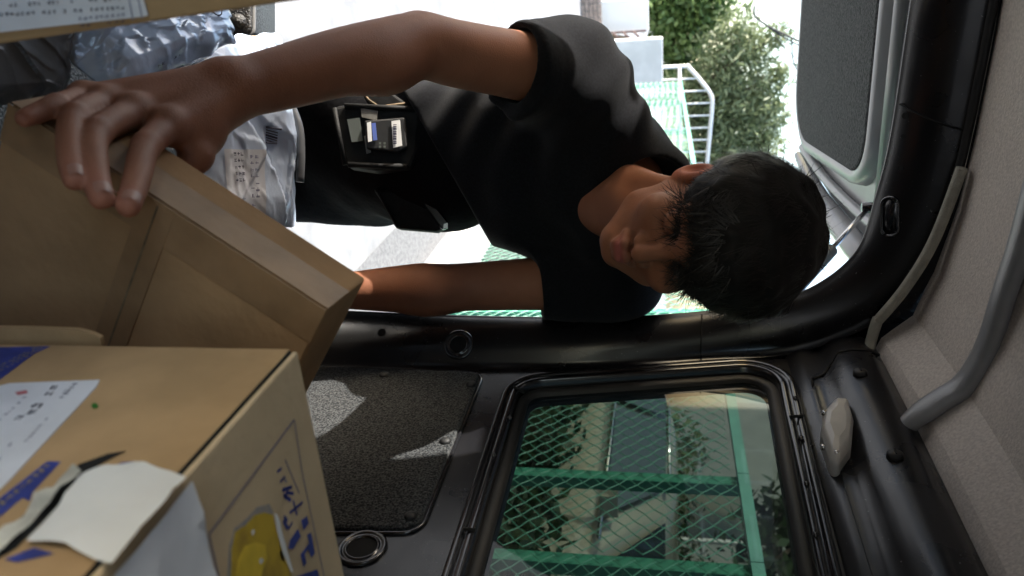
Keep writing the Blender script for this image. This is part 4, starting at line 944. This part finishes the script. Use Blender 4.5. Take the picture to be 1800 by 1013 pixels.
def f_shirt(P):
    w_ = .0075*wob(P, 21., 1.)+.0045*wob(P, 43., 2.3)
    # drag folds running from the right armpit across the chest
    q = (P-RS.astype(np.float32)); s1 = q@TT.astype(np.float32); s2 = q@TL.astype(np.float32)
    w_ = w_+.0045*np.sin((s1*1.0+s2*.55)*78+2.2*np.sin(s2*17))*np.exp(-((s2-.08)/.13)**2)
    d = f_torso(P, .013)
    cr_ = (P-rs_end.astype(np.float32))@rn.astype(np.float32); cl2 = (P-ls_end.astype(np.float32))@ln.astype(np.float32)
    sl = smax(s_cone(P, RS, RS+(RE-RS)*.72, .070, .0575)+w_*.5, cr_, .004); d = smin(d, sl, .04)
    sl2 = smax(s_cone(P, LS, LS+(LE-LS)*.72, .069, .063)+w_*.3, cl2, .004); d = smin(d, sl2, .04)
    d = d+w_*.9
    # belly hangs loose in front of the hem
    d = smin(d, s_ell(P, PV+TT*tlen*.30+TF*.05, (.15, .10, .14), TM)+w_*.9, .05)
    d = smax(d, -((P-ha.astype(np.float32))@nH.astype(np.float32)), .004)
    near = s_cone(P, RS, RE, .10, .10); near2 = s_cone(P, LS, LE, .085, .085)
    inn = s_cone(P, RS, RE, .052, .0455); inn = smax(inn, -(cr_+.05), .004); d = smax(d, -inn, .003)
    inn = s_cone(P, LS, LE, .051, .0455); inn = smax(inn, -(cl2+.05), .004); d = smax(d, -inn, .003)
    d = d+.0007*np.exp(-((cr_+.021)/.0035)**2)*(near < -.01)+.0007*np.exp(-((cl2+.020)/.0035)**2)*(near2 < -.01)
    # neck hole
    nk = chain(P, [NB-TT*.06+TF*.0, NB+TT*.02+TF*.012, H2W((0, -.03, -.06))], [.06, .066, .09], .02); d = smax(d, -nk, .006)
    return d
hipR = PV-TL*.088-TT*.03; hipL = PV+TL*.088-TT*.03
ftR = np.array([hipR[0]-.06, 1.62, .06]); ftL = np.array([hipL[0]+.03, 1.66, .06])
knR = (hipR+ftR)/2+np.array([0, -.03, 0]); knL = (hipL+ftL)/2+np.array([0, -.03, 0])
def f_trous(P):
    d = s_ell(P, PV, (.165, .125, .17), TM); d = smin(d, s_ell(P, PV+TT*tlen*.26+TF*.01, (.145, .118, .20), TM), .03)
    for h_, k_, f_ in ((hipR, knR, ftR), (hipL, knL, ftL)): d = smin(d, chain(P, [h_, k_, f_], [.095, .080, .070], .03), .04)
    d = d+.006*wob(P, 26., .4)+.003*wob(P, 60., 1.1)
    d = smax(d, -(P[:, 2]-.07), .004); return smax(d, (P-(ha+nH*.10).astype(np.float32))@nH.astype(np.float32), .01)
def bbox(pts, m): pts = np.array(pts); return pts.min(0)-m, pts.max(0)+m

man = thing('person', ((ftR+ftL)/2)*np.array([1, 1, 0]), 'person in black T-shirt leaning into the van, gripping a tilted carton', 'person')
geos = []
lo_, hi_ = bbox([H2W(p) for p in ((-.09, -.12, -.12), (.09, .12, .13), (.09, -.12, .13), (-.09, .12, -.12), (.09, .12, -.13), (-.09, -.12, .13))]+[NB+np.array([0, .02, -.06])], .07)
hv, hfc = surface_nets(f_head, lo_, hi_, .0022); 
rv, rf = surface_nets(f_rarm, *bbox([RS, RE, RW]+sum(FG.values(), [])+TB, .065), .0026)
lv, lf = surface_nets(f_larm, *bbox([LS, LE, LWr]+[m+nrm(lfa)*.06-VF*.05 for m in LH], .07), .0034)
tv, tf = surface_nets(lambda P: f_torso(P, -.03), *bbox([PV, RS, LS, NB], .2), .011)
V, F = merge([(hv, hfc), (rv, rf), (lv, lf), (tv, tf)])
body = mk('body', V, F, M['skin'], man, True)
q = (np.array(hv)-HO)@HM.T/HS
tone = np.tile(np.array([.275, .112, .062, 1.]), (len(V), 1))
lip = np.exp(-((q[:, 2]+.0755)/.0075)**2)*np.exp(-(q[:, 0]/.018)**4)*(q[:, 1] > .075); lip = np.clip(lip*1.3, 0, 1)
ear = np.clip((np.abs(q[:, 0])-.073)/.008, 0, 1)*(q[:, 2] > -.06)*(q[:, 2] < .03)  # ear painted redder: light glowing through it is put into the colour
th = tone[:len(q), :3]; th[:] = th*(1-lip[:, None])+np.array([.34, .10, .085])*lip[:, None]; th[:] = th*(1-.5*ear[:, None])+np.array([.40, .09, .045])*.5*ear[:, None]
st_ = np.clip(np.exp(-((q[:, 2]+.062)/.006)**2)*(np.abs(q[:, 0]) < .024)*(q[:, 1] > .075), 0, 1)*.25; th[:] *= (1-st_)[:, None]
tips = [FG[k][3] for k in FG]
rp = np.array(rv); tr = tone[len(hv):len(hv)+len(rv), :3]
for k in FG:
    a = np.exp(-(np.linalg.norm(rp-FG[k][3], axis=1)/.016)**2)+.6*np.exp(-(np.linalg.norm(rp-FG[k][1], axis=1)/.012)**2); tr[:] = tr*(1-.35*a[:, None])+np.array([.33, .12, .085])*.35*a[:, None]
ca_ = body.data.color_attributes.new('tone', 'FLOAT_COLOR', 'POINT'); ca_.data.foreach_set('color', tone.astype(np.float32).ravel())
for k in ('index', 'middle', 'ring'):
    d_, t_ = FG[k][2], FG[k][3]; ax = nrm(t_-d_); up = nTop-(nTop@ax)*ax; up = nrm(up); sd = np.cross(ax, up); rr = FR[k][3]
    rows = [[t_+ax*(.003-.011*j/5)+up*(rr*1.02*math.cos(a)+.0004+.0003*j/5)+sd*rr*.98*math.sin(a)*(1 if 0 < j else .75) for a in np.linspace(-.85, .85, 7)] for j in range(6)]
    mk('fingernail', *loft(rows), M['nail'], body, True)
sv, sf = surface_nets(f_shirt, *bbox([PV, RS, LS, NB, rs_end, ls_end], .2), .0042)
mk('t_shirt', sv, sf, M['shirt'], man, True)
uv, uf = surface_nets(f_trous, *bbox([PV, PV+TT*.22, ftR, ftL], .2), .009)
mk('trousers', uv, uf, M['trouser'], man, True)
for f_ in (ftR, ftL):
    V, F = surface_nets(lambda P: smax(smin(s_ell(P, f_+np.array([0, -.08, -.012]), (.048, .14, .045)), s_cone(P, f_+np.array([0, 0, .06]), f_+np.array([0, .02, 0]), .05, .05), .03), -(P[:, 2]-.002), .004), f_-.3, f_+.3, .009); mk('shoe', V, F, M['leather'], man, True)
# hair: a cropped cap with many strands
def hair_local(q, g=0):
    ax = np.abs(q[:, 0])
    d = s_ell(q, (.008, -.016, .046), (.105+g, .112+g, .092+g))
    d = smin(d, s_ell(q, (0, -.055, -.01), (.073+g, .058+g, .07+g)), .03)
    w_ = wob(q, 95., .7)*.0045+wob(q, 190., 1.9)*.0016
    # hairline: fringe over the forehead, sideburn, nape
    line = np.where(q[:, 1] > .045, -.026+.008*np.sin(q[:, 0]*120)+.004*np.sin(q[:, 0]*330), np.where(q[:, 1] > -.0, -.022-(.045-q[:, 1])*.3, -.028-(0-q[:, 1])*.8))
    er = np.clip((ax-.045)/.02, 0, 1)*np.exp(-((q[:, 1]+.008)/.040)**4); line = line*(1-er)+np.maximum(line, .024)*er
    return smax(d+w_, (line-q[:, 2])*.7, .010)
f_hair = lambda P: hair_local((P-HO.astype(np.float32))@HM.T.astype(np.float32)/HS)*HS
V, F = surface_nets(f_hair, *bbox([H2W(p) for p in ((-.1, -.13, -.1), (.1, .12, .15), (.1, -.13, .15), (-.1, .12, -.1), (.1, .12, -.1), (-.1, -.13, .15), (-.1, .12, .15), (.1, -.13, -.1))], .02), .003)
hr = mk('hair', V, F, M['hair'], man, True)
V = np.array(V); ql = (V-HO)@HM.T/HS; pick = rng.integers(0, len(V), 30000); SV = []; SF = []
cen = np.array([0, -.02, .04])
for i in pick:
    p = ql[i].copy(); n_ = nrm(p-cen); fl_ = np.array([.25*p[0]/.08, .75 if p[1] > -.03 else -.2, -.55])+rng.normal(size=3)*.26
    lk = wob(p[None, :].astype(np.float32), 130., 3.)[0]; fl_ = fl_+np.array([.7*lk, .3*lk, 0]); fl_ = nrm(fl_-(fl_@n_)*n_*.9+n_*(.07+.14*max(0, lk))); L_ = (.018+.028*rng.random())*(.45 if abs(p[0]) > .06 and p[2] < .05 else 1); wdt = .0004+.0004*rng.random(); sd = nrm(np.cross(fl_, n_)); b = len(SV); p = p-n_*.004
    for j in range(4):
        t = j/3; pos = p+fl_*L_*t+n_*(.006*t-.010*t*t); wq = wdt*(1-t*.85); SV += [H2W(pos-sd*wq), H2W(pos+sd*wq)]
    SF += [(b+2*j, b+2*j+1, b+2*j+3, b+2*j+2) for j in range(3)]
mk('hair_strands', SV, SF, mat('hair_strand', (.014, .011, .009), .45, spec=.4), hr, True, kind='stuff')
# ------------------------------------------------------------ things on his belt
def quad_on(pxs, d, mt, nm, par, lift=0, th=.003):
    P = [dep(a, b, d-lift) for a, b in pxs]; return mk(nm, *loft([[p+VF*th for p in P], P], True, True), mt, par)
pd = 1.325
pou = thing('belt_pouch', dep(650, 220, pd+.05), 'black taped belt pouch with clear window holding a handheld scanner', 'pouch')
P_ = [(586, 188), (604, 184), (740, 190), (735, 262), (722, 296), (660, 300), (608, 292), (598, 262)]
o = quad_on(P_, pd, M['leather'], 'pouch_body', pou, 0, .05); mod_bevel(o, .006)
for a, b, r in (((588, 190), (606, 290), .004), ((606, 186), (735, 192), .0045), ((612, 290), (715, 293), .005)): mk('edge_binding', *tube([dep(*a, pd-.004), dep(*b, pd-.004)], r, 8), M['leather'], pou, True)
for q_, mt, nm in ((((610, 210), (632, 207), (638, 248), (618, 250)), 'screen', 'clear_window'), (((634, 190), (664, 195), (662, 212), (636, 206)), 'tapegrey', 'tape_patch'), (((640, 240), (646, 236), (652, 268), (644, 270)), 'tapegrey', 'worn_strip')): quad_on(q_, pd, M[mt], nm, pou, .006)
sc_ = thing('handheld_scanner', dep(680, 240, pd), 'black handheld scanner with white barcode sticker in the taped pouch', 'scanner')
o = quad_on(((640, 212), (712, 206), (716, 258), (700, 268), (644, 262)), pd, M['rubber'], 'scanner_body', sc_, .012, .011); mod_bevel(o, .003)
st1 = quad_on(((688, 213), (703, 211), (707, 256), (691, 260)), pd, M['paperw'], 'barcode_sticker', sc_, .0145, .001)
for k in range(12): quad_on(((691, 219+k*2.9), (697, 218.6+k*2.9), (697, 220+k*2.9+(k % 3)*.6), (691, 220.4+k*2.9+(k % 3)*.6)), pd, M['ink'], 'bar', st1, .0156, .0004)
quad_on(((645, 216), (652, 214), (654, 248), (647, 250)), pd, M['paperw'], 'white_strip', sc_, .0145, .001)
quad_on(((653, 217), (660, 216), (663, 246), (656, 247)), pd, mat('blue_screen_strip', (.10, .15, .45), .4), 'blue_strip', sc_, .0145, .001)
for a in (668, 676):
    for b in (252, 258): quad_on(((a-2, b-2), (a+2, b-2), (a+2, b+2), (a-2, b+2)), pd, M['screen'], 'button', sc_, .0145, .001)
wal = thing('worn_wallet', dep(670, 170, pd+.02), 'worn black leather wallet with frayed edge above the pouch', 'wallet')
o = quad_on(((630, 152), (665, 146), (716, 182), (672, 194), (645, 182)), pd, M['leather'], 'cover', wal, .0, .03); mod_bevel(o, .004)
mk('frayed_edge', *tube([dep(a, b, pd-.002) for a, b in ((631, 154), (648, 176), (666, 188), (690, 185), (712, 182))], .0022, 6), M['wornbrown'], wal, True)
ph = thing('phone_holster', dep(730, 370, 1.44), 'black vinyl holster with a phone at his left hip', 'holster')
o = quad_on(((655, 332), (735, 338), (770, 360), (785, 400), (768, 408), (695, 402), (680, 370)), 1.385, M['leather'], 'holster_body', ph, 0, .04); mod_bevel(o, .006)
mk('edge_binding', *tube(crom([dep(a, b, 1.382) for a, b in ((664, 336), (684, 372), (700, 400))], 4), .003, 6), M['leather'], ph, True)
pn = thing('phone', dep(765, 375, 1.42), 'black mobile phone sticking out of the hip holster', 'phone')
o = quad_on(((741, 346), (752, 344), (788, 390), (786, 402), (776, 404), (744, 360)), 1.375, M['trim'], 'phone_body', pn, 0, .015); mod_bevel(o, .003)
quad_on(((780, 394), (787, 392), (787, 400), (779, 402)), 1.375, M['steel'], 'bright_corner', pn, .002)
tw = thing('navy_towel', dep(815, 345, 1.50), 'navy towel tucked at the waist under the shirt hem', 'towel')
V, F = surface_nets(lambda P: smin(s_cone(P, dep(800, 318, 1.49), dep(828, 366, 1.49), .026, .022), s_cone(P, dep(815, 350, 1.50), dep(838, 372, 1.49), .024, .014), .02)+.003*wob(P, 90., .3), dep(815, 345, 1.49)-.12, dep(815, 345, 1.49)+.12, .004)
mk('cloth', V, F, M['navy'], tw, True)
